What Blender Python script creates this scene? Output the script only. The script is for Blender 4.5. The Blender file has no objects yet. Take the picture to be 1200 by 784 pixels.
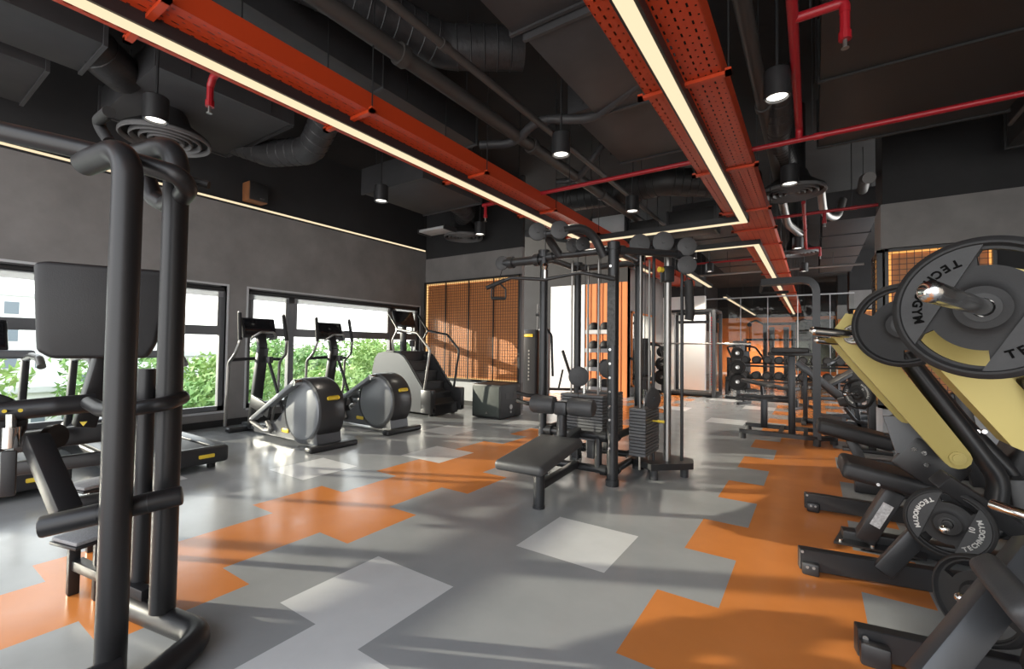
import bpy, bmesh, math, random
from mathutils import Vector as V, Matrix
R = random.Random(7)
sc = bpy.context.scene
LEDS = .72
COL = sc.collection
PI = math.pi

# ------------------------------------------------------------------ camera
CF, YAW, PIT, ROL, CH = 526.6, -.591629, .02689, .012412, 1.277
fw = V((math.sin(YAW)*math.cos(PIT), math.cos(YAW)*math.cos(PIT), math.sin(PIT)))
_r = V((math.cos(YAW), -math.sin(YAW), 0)); _u = _r.cross(fw)
rt = _r*math.cos(ROL)+_u*math.sin(ROL); up = -_r*math.sin(ROL)+_u*math.cos(ROL)
EYE = V((0, 0, CH))
cam = bpy.data.cameras.new('camera'); co = bpy.data.objects.new('camera', cam); COL.objects.link(co)
cam.sensor_width = 36; cam.lens = CF/1200*36; cam.clip_start = .05; cam.clip_end = 500
co.matrix_world = Matrix(((rt.x, up.x, -fw.x, 0), (rt.y, up.y, -fw.y, 0), (rt.z, up.z, -fw.z, CH), (0, 0, 0, 1)))
sc.camera = co
def ray(x, y): return fw*CF+rt*(x-600)+up*(392-y)
def PD(x, y, d):                      # point seen at photo pixel, d metres along the view axis
    return EYE+ray(x, y)*(d/CF)
def PX(x, y, X): r = ray(x, y); return EYE+r*(X/r.x)
def PY(x, y, Y): r = ray(x, y); return EYE+r*(Y/r.y)
def PZ(x, y, Z): r = ray(x, y); return EYE+r*((Z-CH)/r.z)

# ------------------------------------------------------------------ materials
def nd(nt, t, **k):
    n = nt.nodes.new(t)
    for a, b in k.items():
        if a in n.inputs.keys(): n.inputs[a].default_value = b
        else: setattr(n, a, b)
    return n
def mat(name, c, rough=.5, metal=0, var=0, vs=6, bump=0, bs=60, rvar=0, spec=.5, coat=0):
    m = bpy.data.materials.new(name); m.use_nodes = True; nt = m.node_tree
    b = nt.nodes['Principled BSDF']
    b.inputs['Base Color'].default_value = (*c, 1); b.inputs['Roughness'].default_value = rough
    b.inputs['Metallic'].default_value = metal; b.inputs['Specular IOR Level'].default_value = spec
    b.inputs['Coat Weight'].default_value = coat
    tc = nd(nt, 'ShaderNodeTexCoord')
    if var or rvar:
        n = nd(nt, 'ShaderNodeTexNoise', Scale=vs, Detail=6.0, Roughness=.6)
        nt.links.new(tc.outputs['Object'], n.inputs['Vector'])
        if var:
            mx = nd(nt, 'ShaderNodeMix', data_type='RGBA')
            mx.inputs[6].default_value = (*[x*(1-var) for x in c], 1); mx.inputs[7].default_value = (*[min(1, x*(1+var)) for x in c], 1)
            rp = nd(nt, 'ShaderNodeMapRange'); rp.inputs[1].default_value = .3; rp.inputs[2].default_value = .7
            nt.links.new(n.outputs['Fac'], rp.inputs[0]); nt.links.new(rp.outputs[0], mx.inputs[0])
            nt.links.new(mx.outputs[2], b.inputs['Base Color'])
        if rvar:
            rp = nd(nt, 'ShaderNodeMapRange'); rp.inputs[1].default_value = .3; rp.inputs[2].default_value = .7
            rp.inputs[3].default_value = rough-rvar; rp.inputs[4].default_value = rough+rvar
            nt.links.new(n.outputs['Fac'], rp.inputs[0]); nt.links.new(rp.outputs[0], b.inputs['Roughness'])
    if bump:
        n2 = nd(nt, 'ShaderNodeTexNoise', Scale=bs, Detail=3.0)
        nt.links.new(tc.outputs['Object'], n2.inputs['Vector'])
        bp = nd(nt, 'ShaderNodeBump', Strength=bump, Distance=.01)
        nt.links.new(n2.outputs['Fac'], bp.inputs['Height']); nt.links.new(bp.outputs['Normal'], b.inputs['Normal'])
    return m
def emit(name, c, s):
    m = bpy.data.materials.new(name); m.use_nodes = True; nt = m.node_tree; nt.nodes.clear()
    e = nd(nt, 'ShaderNodeEmission'); e.inputs[0].default_value = (*c, 1); e.inputs[1].default_value = s
    o = nd(nt, 'ShaderNodeOutputMaterial'); nt.links.new(e.outputs[0], o.inputs[0]); return m
def perforated(name, c, px, py, wx, wy, rough=.38):
    m = mat(name, c, rough); nt = m.node_tree; b = nt.nodes['Principled BSDF']; out = nt.nodes['Material Output']
    tc = nt.nodes['Texture Coordinate']; sp = nd(nt, 'ShaderNodeSeparateXYZ'); nt.links.new(tc.outputs['Object'], sp.inputs[0])
    def M(op, a, bb=None):
        n = nd(nt, 'ShaderNodeMath', operation=op)
        for i, q in enumerate((a, bb)):
            if q is None: continue
            if isinstance(q, (int, float)): n.inputs[i].default_value = q
            else: nt.links.new(q, n.inputs[i])
        return n.outputs[0]
    fx = M('FRACT', M('DIVIDE', sp.outputs[0], px)); row = M('FLOOR', M('DIVIDE', sp.outputs[0], px))
    fy = M('FRACT', M('ADD', M('DIVIDE', sp.outputs[1], py), M('MULTIPLY', row, .5)))
    alt = M('GREATER_THAN', M('FRACT', M('MULTIPLY', row, .5)), .25)      # wide slots and short slots in turn
    ww = M('ADD', wy, M('MULTIPLY', alt, -wy*.55))
    a = M('MULTIPLY', M('LESS_THAN', fx, wx), M('LESS_THAN', fy, ww))
    tr = nd(nt, 'ShaderNodeBsdfTransparent'); mx = nd(nt, 'ShaderNodeMixShader')
    nt.links.new(a, mx.inputs[0]); nt.links.new(b.outputs[0], mx.inputs[1]); nt.links.new(tr.outputs[0], mx.inputs[2])
    nt.links.new(mx.outputs[0], out.inputs[0]); return m
def glass(name):
    m = bpy.data.materials.new(name); m.use_nodes = True; nt = m.node_tree; nt.nodes.clear()
    t = nd(nt, 'ShaderNodeBsdfTransparent'); t.inputs[0].default_value = (.95, .97, .96, 1)
    g = nd(nt, 'ShaderNodeBsdfGlossy'); g.inputs['Roughness'].default_value = .02
    fr = nd(nt, 'ShaderNodeFresnel', IOR=1.3); mx = nd(nt, 'ShaderNodeMixShader'); o = nd(nt, 'ShaderNodeOutputMaterial')
    nt.links.new(fr.outputs[0], mx.inputs[0]); nt.links.new(t.outputs[0], mx.inputs[1]); nt.links.new(g.outputs[0], mx.inputs[2])
    nt.links.new(mx.outputs[0], o.inputs[0]); return m
def sheer(name, c, tr):
    m = mat(name, c, .8); nt = m.node_tree; b = nt.nodes['Principled BSDF']; out = nt.nodes['Material Output']
    t = nd(nt, 'ShaderNodeBsdfTransparent'); tl = nd(nt, 'ShaderNodeBsdfTranslucent'); tl.inputs[0].default_value = (*c, 1)
    m1 = nd(nt, 'ShaderNodeMixShader'); m1.inputs[0].default_value = .5; m2 = nd(nt, 'ShaderNodeMixShader'); m2.inputs[0].default_value = tr
    nt.links.new(b.outputs[0], m1.inputs[1]); nt.links.new(tl.outputs[0], m1.inputs[2])
    nt.links.new(m1.outputs[0], m2.inputs[1]); nt.links.new(t.outputs[0], m2.inputs[2]); nt.links.new(m2.outputs[0], out.inputs[0]); return m

def fl(n, c): return mat(n, c, .2, 0, .05, 3, .05, 9, .05, .6)
F_GREY = fl('floor_grey', (.29, .30, .31)); F_WHITE = fl('floor_white', (.60, .61, .62)); F_OR = fl('floor_orange', (.56, .195, .05))
CONC = mat('concrete', (.215, .205, .203), .75, 0, .16, 1.6, .1, 8)
CONC_L = mat('pale_plaster', (.5, .51, .53), .7, 0, .06, 3)
BLACKP = mat('black_paint', (.022, .022, .024), .8, 0, .2, 2)
SLAB = mat('slab_paint', (.022, .021, .022), .85, 0, .35, 1.2, .2, 12)
DUCT = mat('duct_paint', (.046, .046, .050), .5, 0, .15, 3)
RING = mat('ring_paint', (.13, .13, .135), .45)
FLEX = mat('flex_duct', (.038, .038, .041), .42, .2, .2, 5, .35, 26)
PIPE = mat('dark_pipe', (.075, .07, .068), .45, .3)
REDP = mat('red_pipe', (.34, .010, .018), .35)
TRAY = mat('tray_red', (.50, .050, .012), .38)
TRAYP = perforated('tray_perforated', (.50, .050, .012), .042, .080, .30, .52)
BLK = mat('black_metal', (.024, .024, .026), .38, .1)
BLKS = mat('black_satin', (.018, .018, .019), .5)
FRAME = mat('charcoal_metal', (.034, .035, .038), .34, .4)
FRAMEG = mat('grey_metal', (.105, .11, .118), .36, .45)
TUBE = mat('black_tube', (.022, .022, .024), .38, .3)
VINYL = mat('black_vinyl', (.017, .017, .019), .48, 0, .1, 12, .06, 160)
VINYLG = mat('charcoal_vinyl', (.045, .046, .049), .5, 0, .1, 12, .08, 160)
RUB = mat('rubber', (.013, .013, .014), .65, 0, .12, 20, .08, 120)
RUBG = mat('grey_rubber', (.046, .047, .050), .55, 0, .1, 20, .08, 120)
CHROME = mat('chrome', (.72, .71, .69), .16, 1)
STEEL = mat('brushed_steel', (.33, .32, .31), .36, .9)
GOLD = mat('gold_paint', (.42, .34, .105), .42, .15)
YEL = mat('yellow_badge', (.75, .55, .05), .45)
ORW = mat('orange_wall', (.62, .20, .055), .6, 0, .06, 2)
ORB = mat('orange_board', (.66, .25, .085), .55, 0, .08, 3)
WHT = mat('white_panel', (.85, .85, .84), .5)
LABEL = mat('white_label', (.55, .56, .57), .5, 0, .35, 60)
ALU = mat('window_frame_grey', (.15, .155, .165), .45, .2)
ALUL = mat('window_trim_light', (.5, .51, .53), .5)
DISP = mat('display_glass', (.012, .012, .014), .12, 0, spec=.7)
SILV = mat('silver_plastic', (.20, .21, .225), .40, .3)
COVER = mat('anthracite_cover', (.047, .047, .05), .28, .2)
STEP = mat('step_tread', (.25, .25, .26), .6, 0, .2, 90, .3, 200)
WOOD = mat('brown_wood', (.25, .10, .04), .5, 0, .2, 8)
LED = emit('led_cream', (1, .80, .52), LEDS)
LEDW = emit('led_warm', (1, .60, .24), LEDS*1.1)
LEDO = emit('led_amber', (1, .45, .12), LEDS*1.1)
LAMP = emit('lamp_white', (1, .95, .85), LEDS*4)
GLASS = glass('window_glass')
BLIND = sheer('blind_fabric', (.42, .43, .45), .25)
def leafm(n, a, b):
    m = mat(n, a, .6); nt = m.node_tree; bs = nt.nodes['Principled BSDF']
    oi = nd(nt, 'ShaderNodeTexCoord'); no = nd(nt, 'ShaderNodeTexNoise', Scale=1.3, Detail=3.0); nt.links.new(oi.outputs['Object'], no.inputs['Vector'])
    mx = nd(nt, 'ShaderNodeMix', data_type='RGBA'); mx.inputs[6].default_value = (*a, 1); mx.inputs[7].default_value = (*b, 1)
    rp = nd(nt, 'ShaderNodeMapRange'); rp.inputs[1].default_value = .35; rp.inputs[2].default_value = .65
    nt.links.new(no.outputs['Fac'], rp.inputs[0]); nt.links.new(rp.outputs[0], mx.inputs[0]); nt.links.new(mx.outputs[2], bs.inputs['Base Color']); return m
LEAF1 = leafm('leaf_green', (.16, .30, .07), (.34, .46, .16)); LEAF2 = leafm('leaf_deep', (.10, .23, .06), (.26, .40, .13))
LEAFO = leafm('leaf_orange', (.75, .22, .07), (.45, .38, .12)); LEAFP = leafm('leaf_pink', (.65, .22, .38), (.36, .40, .22))
BARK = mat('bark', (.10, .07, .05), .9)

# ------------------------------------------------------------------ mesh building
def frame_z(d, upv=None):
    z = d.normalized(); a = upv if upv is not None else (V((0, 0, 1)) if abs(z.z) < .95 else V((0, 1, 0)))
    x = a.cross(z); x = x.normalized() if x.length > 1e-6 else V((1, 0, 0)); y = z.cross(x)
    return Matrix(((x.x, y.x, z.x), (x.y, y.y, z.y), (x.z, y.z, z.z)))
SPLIT = {'flange', 'hanger_rod', 'side_flange', 'bolt', 'foot', 'tier_rail', 'pad_stud', 'light_strip', 'edge_channel', 'cross_foot', 'sleeve', 'joint_ring', 'housing', 'diffuser', 'mullion', 'edge_band', 'index_hole', 'seam', 'step_bar', 'guide_rod', 'coupling', 'grip_recess'}
class MB:
    def __init__(s): s.bm = bmesh.new(); s.mi = 0
    def _mk(s, verts, faces):
        vs = [s.bm.verts.new(v) for v in verts]
        for f in faces:
            try: s.bm.faces.new([vs[i] for i in f]).material_index = s.mi
            except ValueError: pass
        return s
    def box(s, c, sz, rot=None, bev=0, seg=2):
        b = bmesh.new(); bmesh.ops.create_cube(b, size=1)
        for v in b.verts: v.co = V((v.co.x*sz[0], v.co.y*sz[1], v.co.z*sz[2]))
        if bev: bmesh.ops.bevel(b, geom=b.edges[:], offset=bev, segments=seg, affect='EDGES', profile=.5)
        c = V(c); b.verts.index_update()
        vs = [(rot @ v.co if rot else v.co)+c for v in b.verts]; fs = [[v.index for v in f.verts] for f in b.faces]
        b.free(); return s._mk(vs, fs)
    def box2(s, a, b, bev=0):
        a, b = V(a), V(b); d = b-a
        return s.box((a+b)/2, (abs(d.x), abs(d.y), abs(d.z)), None, bev)
    def bar(s, a, b, w, h, upv=None, bev=0, seg=2):
        a, b = V(a), V(b); return s.box((a+b)/2, (w, h, (b-a).length), frame_z(b-a, upv), bev, seg)
    def cyl(s, a, b, r, n=16, r2=None, rim=0):
        a, b = V(a), V(b)
        if rim:
            L = (b-a).length; return s.lathe([(0, 0), (r-rim, 0), (r-rim*.3, rim*.3), (r, rim), (r, L-rim), (r-rim*.3, L-rim*.3), (r-rim, L), (0, L)], a, b-a, n)
        m = frame_z(b-a); r2 = r if r2 is None else r2; vs = []
        for p, q in ((a, r), (b, r2)):
            for i in range(n):
                t = 2*PI*i/n; vs.append(p+m @ V((q*math.cos(t), q*math.sin(t), 0)))
        fs = [[i, (i+1) % n, n+(i+1) % n, n+i] for i in range(n)]+[list(range(n))[::-1], list(range(n, 2*n))]
        return s._mk(vs, fs)
    def lathe(s, prof, c, ax, n=24, upv=None):
        m = frame_z(V(ax), upv); c = V(c); vs, fs, idx = [], [], []
        for r, z in prof:
            if r < 1e-6: idx.append([len(vs)]); vs.append(c+m @ V((0, 0, z)))
            else:
                idx.append(list(range(len(vs), len(vs)+n)))
                for i in range(n):
                    t = 2*PI*i/n; vs.append(c+m @ V((r*math.cos(t), r*math.sin(t), z)))
        for A, B in zip(idx, idx[1:]):
            for i in range(n):
                j = (i+1) % n
                if len(A) == 1 and len(B) == 1: continue
                if len(A) == 1: fs.append([A[0], B[j], B[i]])
                elif len(B) == 1: fs.append([A[i], A[j], B[0]])
                else: fs.append([A[i], A[j], B[j], B[i]])
        return s._mk(vs, fs)
    def tube(s, pts, r, bend=.05, n=12, prof=None, closed=False, upv=None):
        P = [V(p) for p in pts]; out = []; N = len(P)
        for i, p in enumerate(P):
            if not closed and i in (0, N-1): out.append(p); continue
            a, b = P[i-1], P[(i+1) % N]; d1 = (a-p); d2 = (b-p); l = min(d1.length, d2.length)*.48
            ang = d1.angle(d2, PI)
            if ang > PI-.03: out.append(p); continue
            t = min(bend/math.tan(ang/2), l); d1.normalize(); d2.normalize()
            s0, e0 = p+d1*t, p+d2*t; k = max(3, int((PI-ang)/.22))
            for q in range(k+1):
                u = q/k; out.append((1-u)**2*s0+2*u*(1-u)*(p*.82+(s0+e0)*.09)+u*u*e0)
        if prof is None: prof = [(r*math.cos(2*PI*i/n), r*math.sin(2*PI*i/n)) for i in range(n)]
        n = len(prof); vs = []; m = None; K = len(out)
        for i, p in enumerate(out):
            d = (out[(i+1) % K]-out[i-1]) if (closed or 0 < i < K-1) else (out[1]-out[0] if i == 0 else out[-1]-out[-2])
            d.normalize()
            if m is None: m = frame_z(d, upv)
            else:
                z = d; x = m.col[0]-z*m.col[0].dot(z); x.normalize(); y = z.cross(x)
                m = Matrix(((x.x, y.x, z.x), (x.y, y.y, z.y), (x.z, y.z, z.z)))
            for a, b in prof: vs.append(p+m @ V((a, b, 0)))
        fs = []
        for i in range(K if closed else K-1):
            q = (i+1) % K
            for j in range(n): fs.append([i*n+j, i*n+(j+1) % n, q*n+(j+1) % n, q*n+j])
        if not closed: fs += [list(range(n))[::-1], [(K-1)*n+j for j in range(n)]]
        return s._mk(vs, fs)
    def prism(s, poly, ext):
        e = V(ext); A = [V(p) for p in poly]; n = len(A)
        return s._mk(A+[p+e for p in A], [list(range(n))[::-1], list(range(n, 2*n))]+[[i, (i+1) % n, n+(i+1) % n, n+i] for i in range(n)])
    def sphere(s, c, r, sx=1, sy=1, sz=1, n=14):
        pr = [(r*math.sin(PI*i/n), -r*math.cos(PI*i/n)) for i in range(n+1)]
        b0 = len(s.bm.verts); s.lathe(pr, (0, 0, 0), (0, 0, 1), n+4); s.bm.verts.ensure_lookup_table()
        for v in s.bm.verts[b0:]: v.co = V((v.co.x*sx, v.co.y*sy, v.co.z*sz))+V(c)
        return s
    def build(s, name, mt, parent=None, off=None, ang=35):
        if name in SPLIT and parent is not None:
            isl = s.islands()
            if len(isl) > 1: return [m.build(name, mt, parent, off, ang) if False else m._build(name, mt, parent, off, ang) for m in isl][0]
        return s._build(name, mt, parent, off, ang)
    def islands(s):
        bm = s.bm; bm.faces.index_update(); seen = set(); out = []
        for f0 in bm.faces:
            if f0 in seen: continue
            st, comp = [f0], []; seen.add(f0)
            while st:
                f = st.pop(); comp.append(f)
                for v in f.verts:
                    for g in v.link_faces:
                        if g not in seen: seen.add(g); st.append(g)
            m = MB(); mp = {}
            for f in comp:
                vs = []
                for v in f.verts:
                    if v not in mp: mp[v] = m.bm.verts.new(v.co)
                    vs.append(mp[v])
                m.bm.faces.new(vs).material_index = f.material_index
            out.append(m)
        return out
    def _build(s, name, mt, parent=None, off=None, ang=35):
        if off is None and parent is not None: off = wloc(parent)
        if off is not None and off.length > 0:
            for v in s.bm.verts: v.co -= off
        bmesh.ops.recalc_face_normals(s.bm, faces=s.bm.faces[:])
        me = bpy.data.meshes.new(name); s.bm.to_mesh(me); s.bm.free()
        for m in (mt if isinstance(mt, (list, tuple)) else [mt]): me.materials.append(m)
        for p in me.polygons: p.use_smooth = True
        me.set_sharp_from_angle(angle=math.radians(ang))
        o = bpy.data.objects.new(name, me); COL.objects.link(o)
        if parent is not None: o.parent = parent
        return o
def wloc(o):
    l = V((0, 0, 0))
    while o is not None: l = l+o.location; o = o.parent
    return l
def tag(o, label, cat, group=None, kind=None):
    o['label'] = label; o['category'] = cat
    if group: o['group'] = group
    if kind: o['kind'] = kind
    return o
def thing(name, label, cat, loc=(0, 0, 0), group=None):
    o = bpy.data.objects.new(name, None); COL.objects.link(o); o.empty_display_size = .1
    o.location = V(loc); return tag(o, label, cat, group)
def solo(mb, name, mt, label, cat, loc, group=None, kind=None, ang=35):
    o = mb.build(name, mt, None, V(loc), ang); o.location = V(loc); return tag(o, label, cat, group, kind)
def copy_tree(o, parent=None):
    c = o.copy(); COL.objects.link(c); c.parent = parent
    for ch in list(o.children): copy_tree(ch, c)
    return c
def dup(o, loc, label, rz=0, sc_=None):
    c = copy_tree(o); c.location = V(loc); c.rotation_euler = (0, 0, rz); c['label'] = label
    if sc_: c.scale = sc_
    return c
def struct(mb, name, mt, parent=None, ang=30):
    o = mb.build(name, mt, parent, None, ang); o['kind'] = 'structure'; return o
def glyph(ch, size, m4, name, mt, parent, depth=.002, bold=0):
    cu = bpy.data.curves.new(name, 'FONT'); cu.body = ch; cu.size = size; cu.align_x = 'CENTER'; cu.align_y = 'CENTER'
    cu.extrude = depth; cu.offset = bold; cu.resolution_u = 3
    to = bpy.data.objects.new(name+'_tmp', cu); COL.objects.link(to); dg = bpy.context.evaluated_depsgraph_get()
    me = bpy.data.meshes.new_from_object(to.evaluated_get(dg)); bpy.data.objects.remove(to); bpy.data.curves.remove(cu)
    me.transform(m4); me.materials.clear(); me.materials.append(mt); return me
def join_meshes(mes, name, mt, parent):
    b = bmesh.new()
    for m in mes: b.from_mesh(m); bpy.data.meshes.remove(m)
    me = bpy.data.meshes.new(name); b.to_mesh(me); b.free(); me.materials.append(mt)
    o = bpy.data.objects.new(name, me); COL.objects.link(o); o.parent = parent; return o
ORD = ['first', 'second', 'third', 'fourth', 'fifth', 'sixth', 'seventh', 'eighth', 'ninth', 'tenth', 'eleventh', 'twelfth', 'thirteenth', 'fourteenth']
# ================================================================== the room
WX = -7.55
# floor: square tiles in an orange / grey / white pattern
X0, TX, Y0, TY = -1.5936, .29945, 2.447, .6034
WHITE = {(0, 0), (1, 0), (-2, -2), (-1, -2), (-1, -3), (0, -3), (-8, 2), (-7, 2), (-10, 0), (-9, 0), (0, 10), (1, 10), (-11, 4), (-10, 4), (-12, 7), (-11, 7),
         (-4, 12), (-3, 12), (1, 14), (2, 14), (-9, 6), (-8, 6), (-2, 16), (-1, 16), (12, -1), (13, -1), (-15, 3), (-14, 3), (-13, -2), (-12, -2)}
def fcol(i, k):
    if (i, k) in WHITE: return 1
    odd = k % 2 == 1
    if (-7 <= i < -3) if odd else (-6 <= i < -4): return 2
    if (3 <= i < 7) if odd else (4 <= i < 6): return 2
    if -15 <= i < -11 and 11 <= k < 16: return 2
    return 0
f = MB()
for i in range(-20, 22):
    for k in range(-9, 43):
        f.mi = fcol(i, k); x, y = X0+i*TX, Y0+k*TY
        xa = max(x, WX-.1) if i == -20 else x
        f._mk([(xa, y, 0), (x+TX, y, 0), (x+TX, y+TY, 0), (xa, y+TY, 0)], [[0, 1, 2, 3]])
bmesh.ops.remove_doubles(f.bm, verts=f.bm.verts[:], dist=1e-4)
fo = struct(f, 'floor', [F_GREY, F_WHITE, F_OR])
SL = 4.75
struct(MB().box2((-7.9, -2.6, SL), (5.2, 28.6, SL+.2)), 'ceiling', SLAB)
# left wall with two window openings; concrete below, black paint above
WH, WS = 2.16, .24
wins = [(-3.2, 3.30), (3.62, 7.40)]
w = MB()
w.box2((WX-.25, -4.2, 0), (WX, 7.9, WS)); w.box2((WX-.25, -4.2, WH), (WX, 7.9, 3.45))
for a, b in ((-4.2, wins[0][0]), (wins[0][1], wins[1][0]), (wins[1][1], 7.9)): w.box2((WX-.25, a, WS), (WX, b, WH))
w.mi = 1; w.box2((WX-.25, -4.2, 3.45), (WX, 7.9, SL))
struct(w, 'wall_left', [CONC, BLACKP])
struct(MB().box2((WX, -4.2, 0), (WX+.025, 7.57, .10)), 'baseboard_left', BLKS)
def window(n, y0, y1, mull, label):
    fr = MB(); x = WX-.10
    fr.box2((x-.03, y0, WH-.07), (x+.05, y1, WH)); fr.box2((x-.03, y0, WS), (x+.05, y1, WS+.07))
    fr.box2((x-.025, y0, 1.40), (x+.045, y1, 1.50))
    for yy in (y0+.035, y1-.035): fr.box2((x-.03, yy-.035, WS), (x+.05, yy+.035, WH))
    for yy in mull: fr.box2((x-.03, yy-.05, WS), (x+.06, yy+.05, WH))
    o = struct(fr, 'window_%d' % n, ALU)
    ys = [y0]+list(mull)+[y1]
    for a, b in zip(ys, ys[1:]):
        for z0, z1 in ((WS+.06, 1.41), (1.49, WH-.06)):
            MB().box2((x-.004, a+.04, z0), (x+.004, b-.04, z1)).build('pane', GLASS, o)
        s = MB()                                # opening sash with its catch
        for zz in (1.52, 2.09): s.box2((x+.02, a+.06, zz-.02), (x+.05, b-.06, zz+.02))
        for q in (a+.08, b-.08): s.box2((x+.02, q-.025, 1.52), (x+.055, q+.025, 2.09))
        s.build('sash', ALU, o)
        m = (a+b)/2; MB().box((x+.07, m, 1.535), (.03, .12, .022), None, .005).build('window_catch', BLK, o)
    bl = MB(); bl.box2((WX-.045, y0+.03, 1.985), (WX-.04, y1-.03, WH-.04)); b = bl.build('roller_blind', BLIND, o)
    MB().cyl((WX-.05, y0+.03, WH-.05), (WX-.05, y1-.03, WH-.05), .035, 12).build('blind_roller', BLK, o)
    t = MB(); t.box2((WX-.26, y0, WH), (WX+.006, y1, WH+.03)); t.box2((WX-.26, y0-.03, WS), (WX+.006, y0, WH+.03)); t.box2((WX-.26, y1, WS), (WX+.006, y1+.03, WH+.03))
    t.box2((WX-.27, y0, WS-.03), (WX+.03, y1, WS)); t.build('window_trim', ALUL, o)
window(1, *wins[0], (-.9, 2.03), '')
window(2, *wins[1], (4.37, 6.62), '')
# panel wall at the end of the cardio area
BX = -4.86
w = MB(); w.box2((WX, 7.57, 0), (BX, 7.66, 3.29)); w.mi = 1; w.box2((WX, 7.58, 3.29), (BX, 7.66, SL))
struct(w, 'wall_back', [CONC, BLACKP])
w = MB(); w.box2((WX, 7.545, 0), (BX, 7.572, .52)); struct(w, 'trim_1', CONC_L)
struct(MB().box2((WX, 7.53, 0), (BX, 7.546, .10)), 'baseboard_back', BLKS)

def mesh_panel(name, label, x0, x1, z0, z1, y, nsub, axis='x', step=.06, led=LEDW, group=None):
    """amber backboard behind a black wire grid in a black steel frame, light strips inside the frame edge"""
    if axis == 'x': P = lambda a, d, z: V((a, y-d, z))
    else: P = lambda a, d, z: V((y-d, a, z))
    t = thing(name, label, 'wall panel', P((x0+x1)/2, 0, z0), group)
    MB().box2(P(x0, 0, z0), P(x1, .012, z1)).build('backboard', ORB, t)
    fr = MB()
    for a, b in ((x0, x0+.04), (x1-.04, x1)): fr.box2(P(a, 0, z0), P(b, .075, z1))
    for a, b in ((z0, z0+.04), (z1-.04, z1)): fr.box2(P(x0, 0, a), P(x1, .075, b))
    fr.build('frame', BLK, t)
    g = MB(); k = int((x1-x0)/step)
    for i in range(1, k): a = x0+(x1-x0)*i/k; g.box2(P(a-.0032, .055, z0), P(a+.0032, .060, z1))
    k = int((z1-z0)/step)
    for i in range(1, k): a = z0+(z1-z0)*i/k; g.box2(P(x0, .057, a-.0032), P(x1, .062, a+.0032))
    g.build('wire_grid', BLK, t)
    if nsub > 1:
        s = MB()
        for i in range(1, nsub): a = x0+(x1-x0)*i/nsub; s.box2(P(a-.012, .05, z0), P(a+.012, .072, z1))
        s.build('mullion', BLK, t)
    e = .042; s = MB()
    s.box2(P(x0+e, .014, z1-e-.03), P(x1-e, .03, z1-e)); s.box2(P(x0+e, .014, z0+e), P(x1-e, .03, z0+e+.022))
    s.box2(P(x0+e, .014, z0+e), P(x0+e+.03, .03, z1-e)); s.box2(P(x1-e-.018, .014, z0+e), P(x1-e, .03, z1-e))
    s.build('light_strip', led, t)
    return t
mesh_panel('mesh_wall_panel', 'wide amber wall panel behind black wire grid, above the stair climber and floor speaker', WX+.05, BX+.01, .53, 2.73, 7.56, 4)

# deeper room to the left of the cable tower
YB = 11.3
w = MB(); w.box2((-8.0, YB, 0), (-6.25, YB+.2, SL)); struct(w, 'wall_far_left', BLACKP)
w = MB(); w.box2((-6.25, YB-.02, .0), (-5.20, YB+.2, 3.0)); w.mi = 1; w.box2((-6.25, YB, 3.0), (-4.0, YB+.2, SL)); struct(w, 'wall_inner', [WHT, BLACKP])
w = MB(); w.box2((-5.20, YB, 0), (-4.0, YB+.2, 3.0)); struct(w, 'wall_orange', ORW)
w = MB()
for i in range(7): x = -5.2+.17*(i+1); w.box2((x-.012, YB-.012, 0), (x+.012, YB, 3.0))
struct(w, 'trim_2', mat('orange_groove', (.42, .12, .03), .6))
w = MB(); w.box2((-4.2, YB, 0), (-4.0, 14.6, 3.4)); struct(w, 'wall_side', CONC)
w = MB(); w.box2((-4.2, 14.6, 0), (-2.75, 14.8, 2.9)); w.mi = 1; w.box2((-4.2, 14.6, 2.9), (-2.75, 14.8, SL)); struct(w, 'wall_pale', [WHT, BLACKP])
w = MB(); w.box2((-4.75, 14.8, 0), (-4.55, 27.8, 2.2)); w.mi = 1; w.box2((-4.75, 14.8, 2.2), (-4.55, 27.8, SL)); struct(w, 'wall_corridor', [CONC, BLACKP])
w = MB(); w.box2((-4.75, 27.8, 0), (5.2, 28.0, 3.02)); w.mi = 1; w.box2((-4.75, 27.8, 3.02), (5.2, 28.0, SL)); struct(w, 'wall_end', [ORW, BLACKP])
struct(MB().box2((-.78, 27.72, .2), (.9, 27.8, 2.85)), 'trim_3', mat('dark_green_panel', (.035, .045, .042), .5, 0, .2, 4))
# right: concrete pillars with lit mesh panels
PYF = 8.18
def pillar(n, x0, x1, y0, y1):
    w = MB(); w.box2((x0, y0, 0), (x1, y1, .46)); w.mi = 1; w.box2((x0+.03, y0+.08, .46), (x1, y1, 2.73)); w.mi = 2; w.box2((x0, y0, 2.73), (x1, y1, 3.36))
    w.mi = 1; w.box2((x0+.02, y0+.02, 3.36), (x1, y1, SL)); struct(w, n, [CONC_L, BLACKP, CONC])
pillar('wall_right', .80, 5.0, PYF, 9.0)
mesh_panel('mesh_wall_panel', 'amber wall panel behind black wire grid on the near right pillar, behind the big weight plate', .84, 1.95, .47, 2.72, PYF+.08, 1, step=.075, led=LEDO)
mesh_panel('mesh_wall_panel', 'amber wall panel behind black wire grid, right end of the near right wall', 2.25, 3.9, .47, 2.72, PYF+.08, 1, step=.075, led=LEDO)
mesh_panel('mesh_wall_panel', 'narrow amber wall panel on the side face of the near right pillar', PYF+.05, 8.95, .47, 2.72, .83, 1, 'y', step=.075, led=LEDO)
pillar('wall_right_far', 1.02, 4.0, 19.4, 20.6)
mesh_panel('mesh_wall_panel', 'small amber wall panel on the pale pillar far down the right side', 1.10, 2.6, .47, 2.72, 19.48, 2, step=.09, led=LEDO)
pillar('wall_right_end', .9, 4.0, 25.4, 26.6)
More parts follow.
